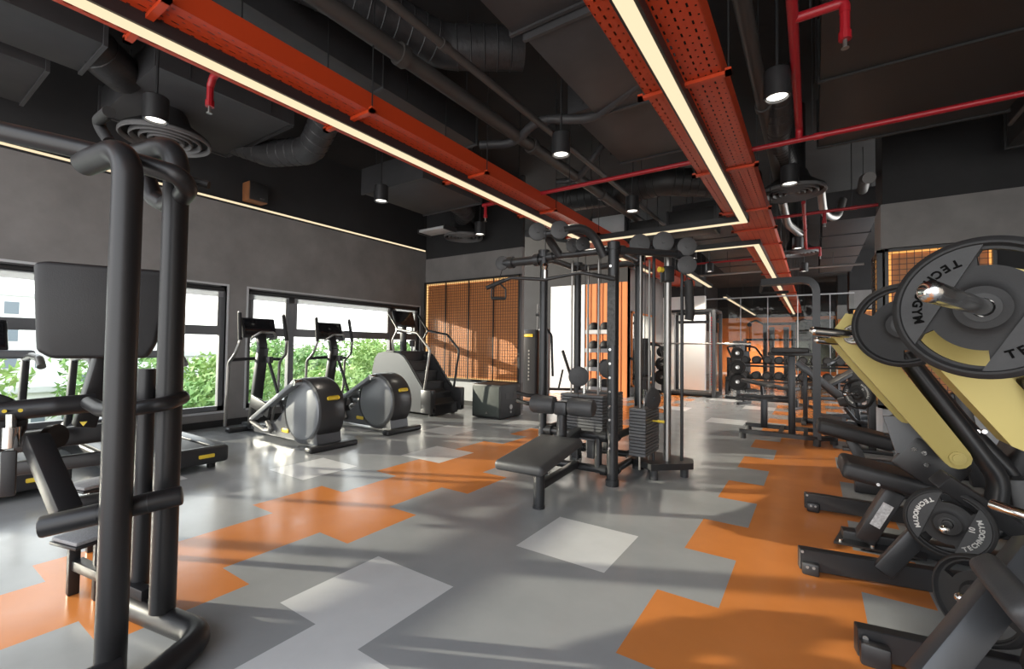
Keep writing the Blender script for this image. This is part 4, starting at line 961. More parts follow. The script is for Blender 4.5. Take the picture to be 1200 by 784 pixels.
# ---- machine A: second from the camera
def press_a():
    t = thing('plate_loaded_press', 'plate-loaded press with long gold lever arm, seat pad and two black floor rails', 'exercise machine', (.55, 3.75, 0))
    def rail(a, b):
        a, b = V(a), V(b); q = MB(); q.bar(a+V((0, 0, .075)), b+V((0, 0, .075)), .06, .115, None, .004, 1); o = q.build('floor_rail', BLK, t); d = (b-a).normalized()
        q = MB(); q.box(a+d*.06+V((0, -.04, .035)), (.085, .05, .07), None, .012); q.build('foot_bracket', BLK, o)
        q = MB()
        for u in (.045, .075): q.cyl(a+d*u+V((0, -.064, .05)), a+d*u+V((0, -.07, .05)), .008, 10)
        q.cyl(a+d*.02+V((0, -.031, .12)), a+d*.02+V((0, -.036, .12)), .008, 10)
        q.build('bolt', STEEL, o); return o
    rail((-.08, 3.14, 0), (1.35, 3.40, 0)); rail((-.07, 4.36, 0), (1.45, 4.45, 0))
    q = MB(); q.bar((1.15, 3.35, .08), (1.2, 4.45, .08), .08, .10, V((0, 0, 1)), .006); q.build('cross_rail', BLK, t)
    q = MB(); q.bar((.15, 3.75, .05), (1.25, 3.85, .06), .10, .09, V((0, 0, 1)), .006); q.build('centre_rail', BLK, t)
    q = MB(); q.prism([(.10, 3.60, .035), (.55, 3.62, .035), (.60, 3.95, .035), (.16, 3.95, .035)], (0, 0, .012)); pl = q.build('base_plate', BLK, t)
    q = MB()
    for x, y in ((.14, 3.64), (.30, 3.64), (.44, 3.64)): q.cyl((x, y, .047), (x, y, .06), .014, 12)
    q.build('bolt', CHROME, pl)
    # seat post and pad
    a, b = V((.26, 3.72, .06)), V((.42, 3.74, .40)); q = MB(); q.bar(a, b, .10, .13, V((0, 1, 0)), .006); sp = q.build('seat_post', BLK, t)
    d = (b-a).normalized(); n = V((-d.z, 0, d.x)); yv = V((0, -1, 0))
    c = (a+b)/2+yv*.0665; q = MB(); q.box(c, (.055, .004, .20), Matrix.Rotation(math.atan2(d.x, d.z), 3, 'Y')); q.build('warning_label', LABEL, sp)
    s0, s1 = V((.14, 3.75, .52)), V((.80, 3.78, .40)); q = MB(); q.bar(s0, s1, .36, .11, V((0, 0, 1)), .035, 4); sd = q.build('seat_pad', VINYL, t)
    q = MB()
    for u in (.28, .72): p = s0+(s1-s0)*u; q.cyl(p+V((0, -.18, -.03)), p+V((0, -.186, -.03)), .010, 10)
    q.build('pad_stud', CHROME, sd)
    q = MB(); q.bar((.62, 3.8, .42), (1.05, 3.82, .30), .10, .12, V((0, 0, 1)), .01); q.build('seat_frame', BLK, t)
    q = MB(); q.box((1.02, 3.85, .80), (.10, .34, .62), Matrix.Rotation(math.radians(20), 3, 'Y'), .035, 3); q.build('back_pad', VINYL, t)
    # gold lever arms, box section, pivot low at right, weight horn at the top left
    piv = PY(1122, 537, 3.36); top = PY(984, 376, 3.30)
    def arm(a, b, wd, dp, off):
        a, b = V(a)+off, V(b)+off; d = (b-a).normalized(); L = (b-a).length; nn = V((-d.z, 0, d.x))
        if nn.z < 0: nn = -nn
        pts = []
        for k in range(7): an = -PI/2+PI*k/6; pts.append(b+d*(wd*.36*math.cos(an))+nn*(wd*.36*math.sin(an)))
        pts += [a+d*.25+nn*(wd*.5), a+d*.02+nn*(wd*.52), a-d*.02+nn*(wd*.3), a-nn*(wd*.50)+d*.04, a+d*.2-nn*(wd*.5)]
        q = MB(); q.prism(pts, (0, dp, 0)); return q.build('lever_arm', GOLD, t, None, 40)
    a1 = arm(top, piv, .165, .085, V((0, 0, 0)))
    q = MB(); q.cyl(piv+V((0, -.01, 0)), piv+V((0, .0, 0)), .035, 20); q.cyl(piv+V((0, -.016, 0)), piv+V((0, -.01, 0)), .022, 20); q.build('pivot_cap', GOLD, a1)
    q = MB(); q.cyl(piv+V((0, .05, 0)), piv+V((0, .40, 0)), .045, 18); q.build('pivot_shaft', BLK, t)
    a2 = arm(top+V((-.02, 0, -.05)), top+(piv-top)*.68+V((-.02, 0, -.05)), .13, .09, V((0, .20, 0)))
    hub = PY(1000, 392, 3.285)
    q = MB(); q.lathe([(.026, .006), (.05, .006), (.058, 0), (.05, -.02), (.026, -.02), (.026, .006)], hub, (-.45, -1, 0), 28); q.build('horn_flange', STEEL, a1)
    hd = (PD(946, 387, (hub-EYE).dot(fw)-.03)-hub).normalized(); horn(t, hub, hub+hd*.27, .025); horn(t, hub+V((.02, .2, -.05)), hub+V((.02, .2, -.05))+hd*.27, .02)
    # dark J shaped main frame, two flat-oval tubes side by side
    pr = [(.082*math.cos(2*PI*k/20), .045*math.sin(2*PI*k/20)) for k in range(20)]
    for dy, ox, m in ((0, 0, FRAME), (.30, .10, FRAME)):
        y = 3.44+dy; P_ = [PY(1058+ox*20, 415, y), PY(1120+ox*60, 494, y), PY(1172+ox*200, 562, y), PY(1162+ox*200, 612, y), PY(1118+ox*300, 628, y)]
        q = MB(); q.tube(P_, .05, .16, 20, [(b, a) for a, b in pr], upv=V((0, 1, 0))); fr = q.build('main_frame', m, t)
        if dy == 0:
            c = PY(1134, 514, y-.066); q = MB(); q.prism([c+V((-.012, 0, -.010)), c+V((.012, 0, -.010)), c+V((0, 0, .014))], (0, .003, 0)); q.build('warning_triangle', YEL, fr)
        else:
            q = MB()
            for px in (1146, 1154): c = PY(px, 506, y-.07); q.cyl(c, c+V((0, .03, 0)), .012, 12)
            q.build('bolt', CHROME, fr)
    q = MB(); q.bar((1.0, 3.62, .06), PY(1190, 560, 3.62), .09, .10, V((0, 1, 0)), .01); q.build('rear_upright', BLK, t)
    q = MB(); q.bar((1.3, 3.75, .06), (.98, 3.78, 1.05), .10, .10, V((0, 1, 0)), .01); q.build('rear_upright', BLK, t)
    q = MB(); q.box(PY(1090, 545, 3.62), (.30, .05, .22), Matrix.Rotation(.6, 3, 'Y'), .02); q.build('side_shield', BLK, t)
    q = MB(); c = PY(1060, 505, 3.6); q.prism([c+V((-.10, 0, .08)), c+V((.16, 0, .10)), c+V((.20, 0, -.10)), c+V((-.04, 0, -.14))], (0, .03, 0)); gs = q.build('gusset', FRAMEG, t)
    q = MB()
    for px, py in ((1071, 527), (1083, 531), (1086, 545)): c = PY(px, py, 3.57); q.cyl(c, c+V((0, .04, 0)), .013, 12)
    q.build('bolt', CHROME, gs)
    # storage horn with its brace
    q = MB(); q.bar((.30, 3.16, .09), (.52, 3.20, .42), .09, .055, V((0, 1, 0)), .008); q.build('storage_brace', FRAME, t)
    return t
press_a()
smc = V((.545, 3.06, .435))
sax = V((-.30, -1, .0))
weight_plate('small grip plate low on the gold-arm press, lettered face turned to camera', smc, sax, .17, .045, math.radians(-20), RUB, FAN, PL_LETS)
q = thing('storage_horn', 'short chrome storage horn through the small low grip plate', 'horn', smc-sax.normalized()*.08)
horn(q, smc-sax.normalized()*.08, smc+sax.normalized()*.14, .020, 'horn_bar'); MB().box(smc-sax.normalized()*.09, (.09, .03, .09), None, .01).build('mount', BLK, q)
q_loc = None
# plate behind the big one, on the far side
weight_plate('dark weight plate behind the big lettered plate, half hidden, facing away', PD(1058, 381, 2.40), V((-.35, -1, .05)), .225, .05, math.radians(35), RUB, None, None, False)

FRAMEB = mat('slate_metal', (.065, .068, .074), .38, .4)
# ---- machine B: nearest to the camera
def press_b():
    t = thing('plate_loaded_press', 'nearest plate-loaded press, gold arms and grey slanted beam at the bottom right corner', 'exercise machine', (.9, 2.1, 0))
    a, b = V((.14, 2.41, .07)), V((1.35, 2.62, .07)); q = MB(); q.bar(a, b, .06, .115, None, .004, 1); o = q.build('floor_rail', BLK, t)
    q = MB(); q.box(a+V((.06, -.05, -.02)), (.10, .05, .09), None, .012); q.build('foot_bracket', BLK, o)
    q = MB(); q.cyl(a+V((.03, -.032, .03)), a+V((.03, -.04, .03)), .01, 10); q.cyl(a+V((.30, -.06, .0)), a+V((.30, -.03, .0)), .02, 12); q.build('bolt', STEEL, o)
    q = MB(); q.bar((1.1, 1.3, .07), (1.3, 2.62, .07), .08, .10, V((0, 0, 1)), .006); q.build('cross_rail', BLK, t)
    # gold arms
    def arm(a, b, wd, dp, m=GOLD):
        a, b = V(a), V(b); d = (b-a).normalized(); nn = V((-d.z, 0, d.x)); nn = nn if nn.z > 0 else -nn
        pts = [a-nn*wd*.5, b-nn*wd*.5]+[b+d*(wd*.3*math.cos(x))+nn*(wd*.5*math.sin(x)) for x in (-.9, 0, .9)]+[b+nn*wd*.5, a+nn*wd*.5, a-d*.05+nn*wd*.2]
        q = MB(); q.prism(pts, (0, dp, 0)); return q.build('lever_arm', m, t, None, 40)
    arm(PY(1098, 392, 2.30), PY(1214, 512, 2.30), .14, .16)
    arm(PY(1175, 330, 2.42), PY(1275, 440, 2.42), .15, .10)
    arm(PY(1150, 410, 2.62), PY(1260, 510, 2.62), .16, .08)
    # dark uprights at the right border
    q = MB(); q.bar((.98, 2.28, .08), PY(1215, 440, 2.3), .09, .10, V((0, 1, 0)), .01); q.build('main_frame', BLK, t)
    # horn holding the big plate
    tip, base = PD(1088, 341, 1.02), PD(1157, 362, 1.46)
    horn(t, base, tip, .026)
    q = MB(); q.lathe([(.03, 0), (.06, 0), (.06, -.05), (.03, -.05)], base, tip-base, 24); q.build('horn_flange', BLK, t)
    # near grey beam, pad and dark inner parts at the bottom right
    q = MB(); q.bar(PD(1085, 800, 1.50), PD(1215, 640, 1.62), .10, .09, V((0, 1, 0)), .008); q.build('seat_beam', FRAMEB, t)
    c = PD(1200, 712, 1.45); q = MB(); q.box(c, (.22, .30, .09), Matrix.Rotation(.9, 3, 'Y') @ Matrix.Rotation(.2, 3, 'Z'), .03, 3); q.build('seat_pad', VINYLG, t)
    q = MB(); q.bar((.62, 1.7, .05), PD(1215, 770, 1.55), .08, .08, V((0, 1, 0)), .01); q.build('brace', BLK, t)
    q = MB(); q.cyl(PD(1160, 590, 1.9), PD(1225, 612, 1.75), .022, 16, rim=.006); q.build('chrome_handle', CHROME, t)
    q = MB(); q.bar(PD(1100, 560, 2.2), PD(1220, 640, 2.2), .08, .08, V((0, 1, 0)), .01); q.build('lower_frame', BLK, t)
    return tip, base
tip, base = press_b()
ax = (tip-base).normalized()
weight_plate('big round grip plate with black lettering on a chrome horn, closest to camera at right', base+ax*.06, ax, .225, .055, math.radians(-28), RUB, FAN, PL_LET)
weight_plate('dark weight plate seen edge-on, low at the right beside the grey beam', V((.56, 2.62, .27)), V((-.72, -.68, .12)), .17, .06, .6, RUB, None, None, False)
q = thing('storage_horn', 'chrome horn tip poking out of the low edge-on plate', 'horn', (.60, 2.66, .26))
horn(q, V((.62, 2.68, .26)), V((.62, 2.68, .26))+V((-.72, -.68, .12)).normalized()*.20, .02, 'horn_bar'); MB().box((.64, 2.70, .26), (.07, .07, .08), None, .01).build('mount', BLK, q)

# ---- machine C: black leg machine beyond, pad and plate
def leg_machine():
    t = thing('leg_press_bench', 'black padded bench machine behind the gold-arm press, beside the near pillar', 'exercise machine', (.5, 5.7, 0))
    q = MB(); q.bar((.02, 5.6, .52), (.62, 5.62, .40), .38, .13, V((0, 0, 1)), .04, 4); q.build('bench_pad', VINYL, t)
    q = MB(); q.bar((.55, 5.62, .42), (1.25, 5.65, .32), .12, .14, V((0, 0, 1)), .01); q.build('bench_frame', BLK, t)
    q = MB(); q.bar((.30, 5.60, .40), (.46, 5.60, .0), .09, .09, V((0, 1, 0)), .008); q.build('support', BLK, t)
    for y in (5.15, 6.2): q = MB(); q.bar((.30, y, .06), (1.5, y+.1, .06), .06, .11, V((0, 0, 1)), .006); q.build('floor_rail', BLK, t)
    q = MB(); q.bar((1.3, 5.2, .07), (1.35, 6.3, .07), .08, .1, V((0, 0, 1)), .006); q.build('cross_rail', BLK, t)
    q = MB(); q.bar((1.2, 5.6, .1), (1.05, 5.6, 1.2), .1, .1, V((0, 1, 0)), .01); q.build('upright', BLK, t)
    q = MB(); q.bar((1.1, 5.62, .9), (.62, 5.62, .62), .08, .1, V((0, 1, 0)), .01); q.build('lever', FRAME, t)
leg_machine()
# ================================================================== middle and far machines
def chin_rack():
    t = thing('chin_dip_rack', 'free-standing dark rack with one tall bent post and arm pad, right of the tower', 'exercise machine', (-.2, 7.5, 0))
    def rect(w, h): return [(w, h), (-w, h), (-w, -h), (w, -h)]
    y = 7.32
    q = MB(); q.tube([(.03, y, .08), (.03, y, 2.24), (-.62, y+.05, 2.24)], .05, .16, 12, rect(.045, .06), upv=V((0, 1, 0))); q.build('tall_post', FRAME, t)
    q = MB(); q.tube([(-.62, y+.05, 2.22), (-.66, y+.3, 2.12), (-.30, y+.3, 2.12)], .02, .05, 10); q.build('chin_handle', RUB, t)
    q = MB(); q.bar((-.26, 7.46, .08), (-.26, 7.46, 1.22), .085, .085, None, .008); q.build('pad_post', FRAME, t)
    q = MB(); q.bar((-.64, 7.95, .08), (-.64, 7.95, .52), .09, .09, None, .008); q.build('step_post', FRAME, t)
    q = MB(); q.box((-.28, 7.45, 1.27), (.46, .26, .08), None, .02, 3); q.build('arm_pad', VINYL, t)
    q = MB(); q.bar((-.55, 7.45, 1.22), (.03, y, 1.22), .05, .05, None, .006); q.build('pad_arm', BLK, t)
    for z in (.50, .56): q = MB(); q.bar((-1.0, 7.9, z), (-.25, 7.98, z), .06, .035, V((0, 0, 1)), .006); q.build('step_bar', BLK, t)
    q = MB(); q.tube([(-.90, 7.30, .10), (-.1, 7.26, .10), (.20, 7.34, .10), (.24, 7.7, .10), (.05, 8.02, .10), (-.90, 7.98, .10)], .04, .22, 12, rect(.035, .028), upv=V((0, 0, 1))); q.build('base_frame', BLK, t)
    for x, yy in ((-.86, 7.30), (-.86, 7.98), (.03, 7.28), (.22, 7.55)): q = MB(); q.cyl((x, yy, 0), (x, yy, .09), .045, 12); q.build('foot', RUBG, t)
    for x in (-.40, -.1): q = MB(); q.bar((x, 7.30, .1), (x, 7.98, .1), .05, .05); q.build('base_crossbar', BLK, t)
chin_rack()
def incline_bench():
    y = 9.4; t = thing('incline_bench', 'long sloping bench with grey side beam and roller pad, behind the chin rack', 'bench', (.1, y, 0))
    a, b = PY(934, 424, y), PY(1003, 478, y); q = MB(); q.bar(a, b, .10, .12, V((0, 1, 0)), .01); q.build('side_beam', FRAMEG, t)
    q = MB(); q.bar(a+V((-.02, .15, -.02)), b+V((-.1, .15, .0)), .34, .07, V((0, 1, 0)).cross(b-a), .02); q.build('bench_pad', VINYL, t)
    q = MB(); q.bar((a.x+.12, y, a.z-.12), (a.x+.12, y, 0), .07, .07, None, .006); q.build('upright', FRAME, t)
    q = MB(); q.bar(b, (b.x+.05, y, .0), .07, .07, None, .006); q.build('upright', FRAME, t)
    q = MB(); q.bar((a.x-.05, y, .05), (b.x+.35, y, .05), .07, .08, V((0, 0, 1)), .006); q.build('floor_rail', BLK, t)
    q = MB(); q.bar((a.x+.1, y-.3, .04), (a.x+.1, y+.3, .04), .07, .07, V((0, 0, 1)), .006); q.build('cross_foot', BLK, t)
    c = PY(992, 470, y); q = MB(); q.cyl(c+V((-.12, -.15, -.02)), c+V((.22, -.15, .10)), .075, 20, rim=.02); q.build('roller_pad', VINYLG, t)
    q = MB(); q.tube([b+V((-.15, -.1, 0)), b+V((.0, -.1, -.22)), b+V((.45, -.1, -.26))], .03, .12, 10); q.build('curved_leg', BLK, t)
incline_bench()
weight_plate('grip plate standing on a horn beside the near pillar, behind the gold arm', V((.46, 7.1, .74)), V((-.75, -1, .0)), .185, .06, .4, RUB, RUBG, PL_LETS, True)
q = thing('plate_horn_stand', 'black stand with chrome horn carrying the plate beside the near pillar', 'stand', (.62, 7.22, 0))
horn(q, (.53, 7.19, .74), (.31, 6.9, .74), .022, 'horn_bar'); MB().bar((.60, 7.22, .02), (.60, 7.22, .85), .08, .08, None, .008).build('post', BLK, q); MB().box((.55, 7.22, .02), (.5, .12, .04), None, .005).build('base', BLK, q)

# ---- dumbbell rack with two tiers
RX0, RX1, RY = -2.05, 1.55, 14.2
def dumbbell_rack():
    t = thing('dumbbell_rack', 'long two-tier dumbbell rack in front of the glazed screen', 'rack', ((RX0+RX1)/2, RY, 0))
    for x in (RX0, (RX0+RX1)/2, RX1):
        q = MB(); q.bar((x, RY-.35, .04), (x, RY+.35, .04), .07, .07, V((0, 0, 1)), .006); q.bar((x, RY+.22, .05), (x, RY+.10, 1.05), .07, .09, V((1, 0, 0)), .006); q.bar((x, RY-.28, .07), (x, RY-.20, .5), .06, .07, V((1, 0, 0)), .006); q.build('end_frame', FRAME, t)
    for z, dy in ((.44, -.10), (.86, .06)):
        q = MB()
        for o in (-.14, .14): q.bar((RX0, RY+dy+o, z+o*.25), (RX1, RY+dy+o, z+o*.25), .05, .05, V((0, 0, 1)), .004)
        q.build('tier_rail', FRAME, t)
dumbbell_rack()
def dumbbell(loc, label, group):
    t = thing('dumbbell', label, 'dumbbell', (0, 0, 0), group)
    for s in (-1, 1):
        q = MB(); q.lathe([(0, 0), (.085, 0), (.105, .012), (.11, .03), (.11, .10), (.10, .12), (0, .12)], (0, s*.075, 0), (0, s, 0), 18); q.build('head', RUB, t)
        q = MB(); q.cyl((0, s*.192, 0), (0, s*.198, 0), .075, 18); q.build('face_disc', RUBG, t)
    q = MB(); q.cyl((0, -.08, 0), (0, .08, 0), .017, 10); q.build('handle', CHROME, t)
    t.location = V(loc); return t
d0 = None
for tier, (z, dy, nm) in enumerate(((.44+.135, -.10, 'lower'), (.86+.135, .06, 'upper'))):
    for i in range(13):
        x = RX0+.18+i*.27; lab = 'round grey-faced dumbbell on the %s tier of the long rack, %s from the left' % (nm, ORD[i])
        if d0 is None: d0 = dumbbell((x, RY+dy, z), lab, 'dumbbells on the %s tier' % nm)
        else: c = dup(d0, (x, RY+dy, z), lab); c['group'] = 'dumbbells on the %s tier' % nm
# ---- flat bench in front of the rack
def flat_bench(x, y, label, inc=0, rz=0):
    t = thing('adjustable_bench', label, 'bench', (0, 0, 0))
    rot = Matrix.Rotation(-inc, 3, 'X')
    q = MB(); q.box((0, -.42, .44), (.28, .36, .07), None, .02, 3); q.build('seat_pad', VINYL, t)
    q = MB(); c = V((0, -.22, .45))+rot.inverted() @ V((0, .40, 0)); q.box(c, (.28, .78, .07), rot.inverted(), .02, 3); q.build('back_pad', VINYL, t)
    q = MB(); q.bar((0, -.6, .20), (0, .55, .20), .07, .07, V((0, 0, 1)), .006); q.bar((0, -.42, .2), (0, -.42, .42), .06, .06); q.bar((0, .12, .2), (0, -.05+.2*math.cos(inc), .42+.3*math.sin(inc)), .05, .05); q.build('frame', FRAME, t)
    for yy in (-.58, .55): q = MB(); q.bar((-.28, yy, .03), (.28, yy, .03), .06, .06, V((0, 0, 1)), .006); q.bar((0, yy, .03), (0, yy, .2), .06, .06); q.build('cross_foot', BLK, t)
    t.location = V((x, y, 0)); t.rotation_euler = (0, 0, rz); return t
flat_bench(-.85, 11.6, 'low adjustable bench standing between the chin rack and dumbbell rack', .15, 1.2)
flat_bench(.35, 12.4, 'adjustable bench right of the low one, in front of the dumbbell rack', .5, -1.0)
flat_bench(-5.35, 10.35, 'upright incline bench in front of the bright white wall panel behind the tower', 1.25, 2.1)
# ---- dual cable machine against the end wall
def cable_crossover():
    x, y = -1.3, 23.5; t = thing('dual_cable_machine', 'grey dual-column cable machine in front of the orange end wall', 'exercise machine', (x, y, 0))
    for s in (-1, 1):
        q = MB(); q.bar((x+s*.55, y, 0), (x+s*.55, y, 2.5), .16, .12, None, .01); q.build('column', FRAMEG, t)
        q = MB(); q.bar((x+s*.28, y, 0), (x+s*.28, y, 2.3), .2, .3, None, .01); q.build('stack_cover', SILV, t)
        q = MB(); q.tube([(x+s*.55, y, 2.4), (x+s*.9, y-.2, 2.62), (x+s*1.15, y-.3, 2.5)], .045, .1, 10); ar = q.build('arm', BLK, t)
        pulley((x+s*1.15, y-.3, 2.42), (0, 1, 0), .1, 'pulley', ar)
        q = MB(); q.cyl((x+s*1.15, y-.3, 2.3), (x+s*1.15, y-.3, 1.6), .01, 6); q.bar((x+s*1.15, y-.3, 1.6), (x+s*1.15, y-.3, 1.2), .08, .05); q.build('handle_strap', RUB, t)
        q = MB(); q.bar((x+s*1.3, y-.6, .0), (x+s*1.3, y-.6, 1.75), .14, .14, None, .01); q.build('side_post', FRAME, t)
    q = MB(); q.bar((x-1.3, y-.6, 1.72), (x+1.3, y-.6, 1.72), .1, .1, V((0, 0, 1)), .01); q.build('cross_beam', BLK, t)
    q = MB(); q.bar((x-.6, y, 2.45), (x+.6, y, 2.45), .12, .12, V((0, 0, 1)), .01); q.build('top_beam', BLK, t)
    q = MB(); q.box((x, y, .05), (2.4, .8, .08), None, .01); q.build('base', BLK, t)
cable_crossover()
# wall numeral beside it
M4 = Matrix.Translation((-2.15, 27.78, 1.05)) @ Matrix.Rotation(PI/2, 4, 'X')
me = glyph('30', .55, M4, 'wall_numeral', WOOD, None, .006, .004); o = bpy.data.objects.new('wall_numeral', me); COL.objects.link(o); tag(o, 'faint brown number 30 on the orange end wall, left of the cable machine', 'number sign')
SPLIT.add('safety_tooth')
# ---- smith machine / squat rack
def smith():
    x0, x1, y0, y1 = -3.35, -2.18, 12.75, 13.75; H = 2.3
    t = thing('smith_machine', 'tall grey barbell rack with toothed uprights before the bright pale wall', 'exercise machine', ((x0+x1)/2, (y0+y1)/2, 0))
    for x in (x0, x1):
        for y in (y0, y1):
            q = MB(); q.bar((x, y, 0), (x, y, H), .085, .085, None, .006); o = q.build('upright', FRAMEG, t)
            if y == y0:
                q = MB()
                for k in range(26): q.box((x+(.05 if x < -3 else -.05), y-.03, .35+k*.07), (.03, .05, .028))
                q.build('safety_tooth', BLK if x < -3 else REDP, o)
        q = MB(); q.bar((x, y0, .05), (x, y1, .05), .09, .09, V((0, 0, 1)), .006); q.bar((x, y0, H), (x, y1, H), .08, .08, V((0, 0, 1)), .006); q.build('side_rail', FRAME, t)
        q = MB(); q.cyl((x-.13*(1 if x > -3 else -1), y0+.2, .1), (x-.13*(1 if x > -3 else -1), y0+.2, H), .02, 10); q.build('guide_rod', STEEL, t)
    for y, z in ((y0, H), (y1, H), (y1, .05), (y1, 2.05)): q = MB(); q.bar((x0, y, z), (x1, y, z), .08, .08, V((0, 0, 1)), .006); q.build('cross_rail', FRAME, t)
    q = MB(); q.cyl((x0-.75, y0+.18, 1.42), (x1+.85, y0+.18, 1.42), .022, 12); bb = q.build('barbell', STEEL, t)
    q = MB(); q.cyl((x0-.75, y0+.18, 1.42), (x0-.2, y0+.18, 1.42), .034, 12); q.cyl((x1+.25, y0+.18, 1.42), (x1+.85, y0+.18, 1.42), .034, 12); q.build('sleeve', CHROME, bb)
    q = MB(); q.box(((x0+x1)/2, y0+.5, .05), (1.1, 1.0, .05), None, .006); q.build('platform', RUB, t)
smith()
def plate_tree(x, y, label, n0):
    t = thing('plate_tree', label, 'rack', (x, y, 0)); q = MB(); q.bar((x, y, 0), (x, y, 1.35), .09, .09, None, .006); q.build('post', FRAMEG, t)
    q = MB(); q.bar((x-.3, y, .03), (x+.3, y, .03), .08, .06, V((0, 0, 1)), .006); q.bar((x, y-.3, .03), (x, y+.3, .03), .08, .06, V((0, 0, 1)), .006); q.build('base', BLK, t)
    for k, (z, r) in enumerate(((.45, .22), (.82, .19), (1.18, .15))):
        q = MB(); q.cyl((x, y-.04, z), (x, y-.28, z), .022, 10); q.build('peg', CHROME, t)
        w = thing('weight_plate', 'black weight plate on the %s peg of %s' % (('bottom', 'middle', 'top')[k], n0), 'weight plate', (x, y-.13, z), 'plates on the plate trees')
        q = MB(); q.lathe([(.025, -.03), (r*.5, -.02), (r*.8, -.015), (r*.84, -.03), (r, -.03), (r, .03), (r*.84, .03), (r*.8, .015), (r*.5, .02), (.025, .03), (.025, -.03)], (x, y-.13, z), (0, -1, 0), 24); q.build('disc', RUB, w)
        q = MB(); q.lathe([(.024, -.035), (.05, -.035), (.05, .035), (.024, .035), (.024, -.035)], (x, y-.13, z), (0, -1, 0), 16); q.build('hub_ring', STEEL, w)
plate_tree(-1.62, 12.9, 'plate tree right of the barbell rack, loaded with black plates', 'the plate tree right of the barbell rack')
plate_tree(-3.66, 13.4, 'plate tree left of the barbell rack, against the pale wall', 'the plate tree left of the barbell rack')
def seated_machine(x, y, label, rz=0):
    t = thing('seated_machine', label, 'exercise machine', (0, 0, 0))
    q = MB(); q.bar((0, .45, 0), (0, .45, 1.55), .30, .22, None, .02); q.build('stack_tower', BLK, t)
    q = MB(); q.box((0, -.1, .48), (.42, .42, .09), None, .025, 3); q.build('seat', VINYL, t)
    q = MB(); q.box((0, .14, .88), (.38, .09, .70), Matrix.Rotation(-.12, 3, 'X'), .03, 3); q.build('backrest', VINYL, t)
    q = MB(); q.bar((0, -.5, .05), (0, .6, .05), .1, .08, V((0, 0, 1)), .006); q.bar((0, -.1, .05), (0, -.1, .44), .09, .09); q.bar((-.35, .45, .04), (.35, .45, .04), .09, .08, V((0, 0, 1))); q.bar((-.3, -.5, .04), (.3, -.5, .04), .08, .07, V((0, 0, 1))); q.build('frame', FRAME, t)
    for s in (-1, 1):
        q = MB(); q.tube([(s*.12, .45, 1.4), (s*.45, .3, 1.35), (s*.48, -.05, 1.05), (s*.35, -.3, 1.0)], .03, .12, 10); a = q.build('press_arm', FRAME, t)
        q = MB(); q.cyl((s*.40, -.2, 1.01), (s*.33, -.34, .995), .04, 12); q.build('grip', RUB, a)
    t.location = V((x, y, 0)); t.rotation_euler = (0, 0, rz); return t
seated_machine(-1.75, 15.7, 'dark seated machine between the barbell rack and the dumbbell rack', .6)
seated_machine(.65, 10.6, 'dark seated machine at right beyond the incline bench', -.9)
seated_machine(-3.75, 11.9, 'dark seated machine just right of the tower in the hall behind', .4)
# plates on an upright stand at right in the distance
plate_tree(.85, 12.9, 'plate tree at far right, partly hidden behind the gold arm', 'the plate tree at far right')
# ---- tall selectorised tower between the panel wall and the cable tower
def shroud_tower():
    x, y = -5.55, 9.3; t = thing('weight_stack_tower', 'tall brown-black machine shroud with dotted front, between panel wall and cable tower', 'exercise machine', (x, y, 0))
    q = MB(); q.box((x-.14, y, .88), (.42, .25, 1.62), None, .03, 3); sh = q.build('shroud', COVER, t)
    q = MB(); q.box((x-.14, y-.128, 1.55), (.26, .01, .07), None, .02); q.build('badge', YEL, sh)
    q = MB()
    for k in range(9): q.box((x-.12, y-.128, 1.18-k*.085), (.035, .01, .045))
    q.build('lettering_marks', STEEL, sh)
    for dx in (.13, .32): q = MB(); q.bar((x+dx, y, .08), (x+dx, y, 1.72), .06, .08, None, .01); q.build('guide_post', FRAMEG, t)
    q = MB(); q.tube([(x+.13, y, 1.7), (x+.3, y-.05, 1.72), (x+.48, y-.1, 1.55), (x+.52, y-.1, .6)], .03, .1, 10); q.build('curved_arm', FRAME, t)
    q = MB(); q.box((x, y, .05), (.9, .5, .09), None, .01); q.build('base', WOOD, t)
    q = MB(); q.cyl((x+.05, y, 1.6), (x+.05, y, 2.3), .02, 8); q.cyl((x+.0, y, 2.05), (x+.1, y, 2.05), .04, 8); q.build('mast', FRAME, t)
shroud_tower()
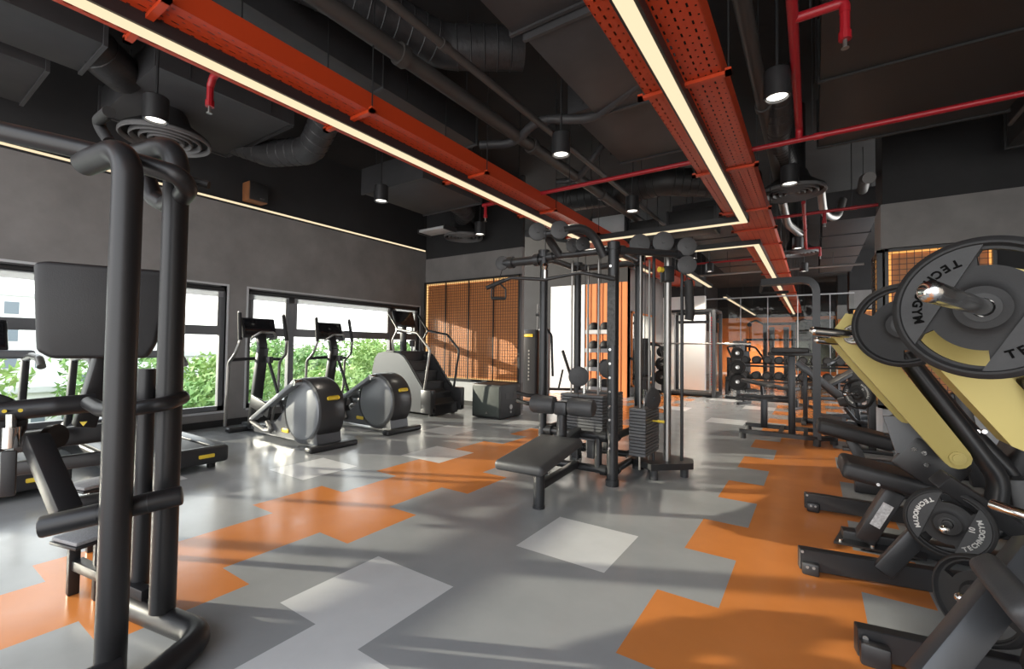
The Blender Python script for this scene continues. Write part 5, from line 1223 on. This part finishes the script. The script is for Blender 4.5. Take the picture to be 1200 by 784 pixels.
# ---- ball shelf with balls
def ball_shelf():
    x0, x1, y = -4.65, -4.05, 10.3; t = thing('ball_shelf', 'white metal shelf rack of exercise balls in front of the orange grooved wall', 'shelf', ((x0+x1)/2, y, 0))
    for x in (x0, x1): q = MB(); q.bar((x, y, 0), (x, y, 2.02), .05, .05, None, .004); q.build('upright', CONC_L, t)
    for z in (.25, .72, 1.17, 1.62): q = MB(); q.box(((x0+x1)/2, y, z), (x1-x0, .34, .025)); q.box(((x0+x1)/2, y-.17, z+.04), (x1-x0, .015, .09)); q.build('shelf_board', CONC_L, t)
    for r, z in enumerate((.25, .72, 1.17, 1.62)):
        for c in range(2):
            x = x0+.16+c*.29; q = MB(); rr = .135; q.sphere((x, y, z+.0125+rr), rr)
            b = thing('exercise_ball', 'dark exercise ball on the white shelf, %s board, %s of the pair' % (('bottom', 'second', 'third', 'top')[r], ('left', 'right')[c]), 'ball', (x, y, z+.0125+rr), 'balls on the white shelf')
            q.build('ball', RUB, b); q = MB(); q.lathe([(rr*.985, -.012), (rr*1.01, 0), (rr*.985, .012)], (x, y, z+.0125+rr), (.3, -.4, 1), 24); q.build('seam_band', RUBG, b)
ball_shelf()
def wall_frame():
    t = thing('framed_mirror', 'pale framed mirror panel on the grey side wall behind the tower', 'mirror', (-3.98, 12.6, .3)); x = -3.98
    q = MB(); q.box2((x-.02, 11.6, .3), (x, 13.6, 2.2)); q.build('glass', mat('mirror_glass', (.8, .82, .82), .04, 1), t)
    q = MB()
    for a, b in (((11.55, .25), (11.6, 2.25)), ((13.6, .25), (13.65, 2.25)), ((11.55, 2.2), (13.65, 2.25)), ((11.55, .25), (13.65, .3))): q.box2((x-.02, *a), (x+.02, *b))
    q.build('frame', ORW, t)
wall_frame()

# ================================================================== light
w = bpy.data.worlds.new('sky'); sc.world = w; w.use_nodes = True; nt = w.node_tree; bg = nt.nodes['Background']
tc = nd(nt, 'ShaderNodeTexCoord'); sp = nd(nt, 'ShaderNodeSeparateXYZ'); rp = nd(nt, 'ShaderNodeValToRGB')
nt.links.new(tc.outputs['Generated'], sp.inputs[0]); nt.links.new(sp.outputs[2], rp.inputs[0]); nt.links.new(rp.outputs[0], bg.inputs[0])
rp.color_ramp.elements[0].position = 0; rp.color_ramp.elements[0].color = (1, .985, .95, 1); rp.color_ramp.elements[1].position = .6; rp.color_ramp.elements[1].color = (.84, .91, 1, 1)
bg.inputs[1].default_value = 2.5
s = bpy.data.lights.new('sun', 'SUN'); so = bpy.data.objects.new('sun', s); COL.objects.link(so); s.energy = 6; s.angle = math.radians(.6); s.color = (1, .90, .74)
el_ = math.radians(12.5); d = V((.89*math.cos(el_), .45*math.cos(el_), -math.sin(el_))); so.rotation_euler = d.to_track_quat('-Z', 'Y').to_euler()
sc.view_settings.view_transform = 'Standard'; sc.view_settings.look = 'None'; sc.view_settings.gamma = 1; sc.view_settings.exposure = .6
try: sc.view_settings.use_curve_mapping = False
except Exception: pass
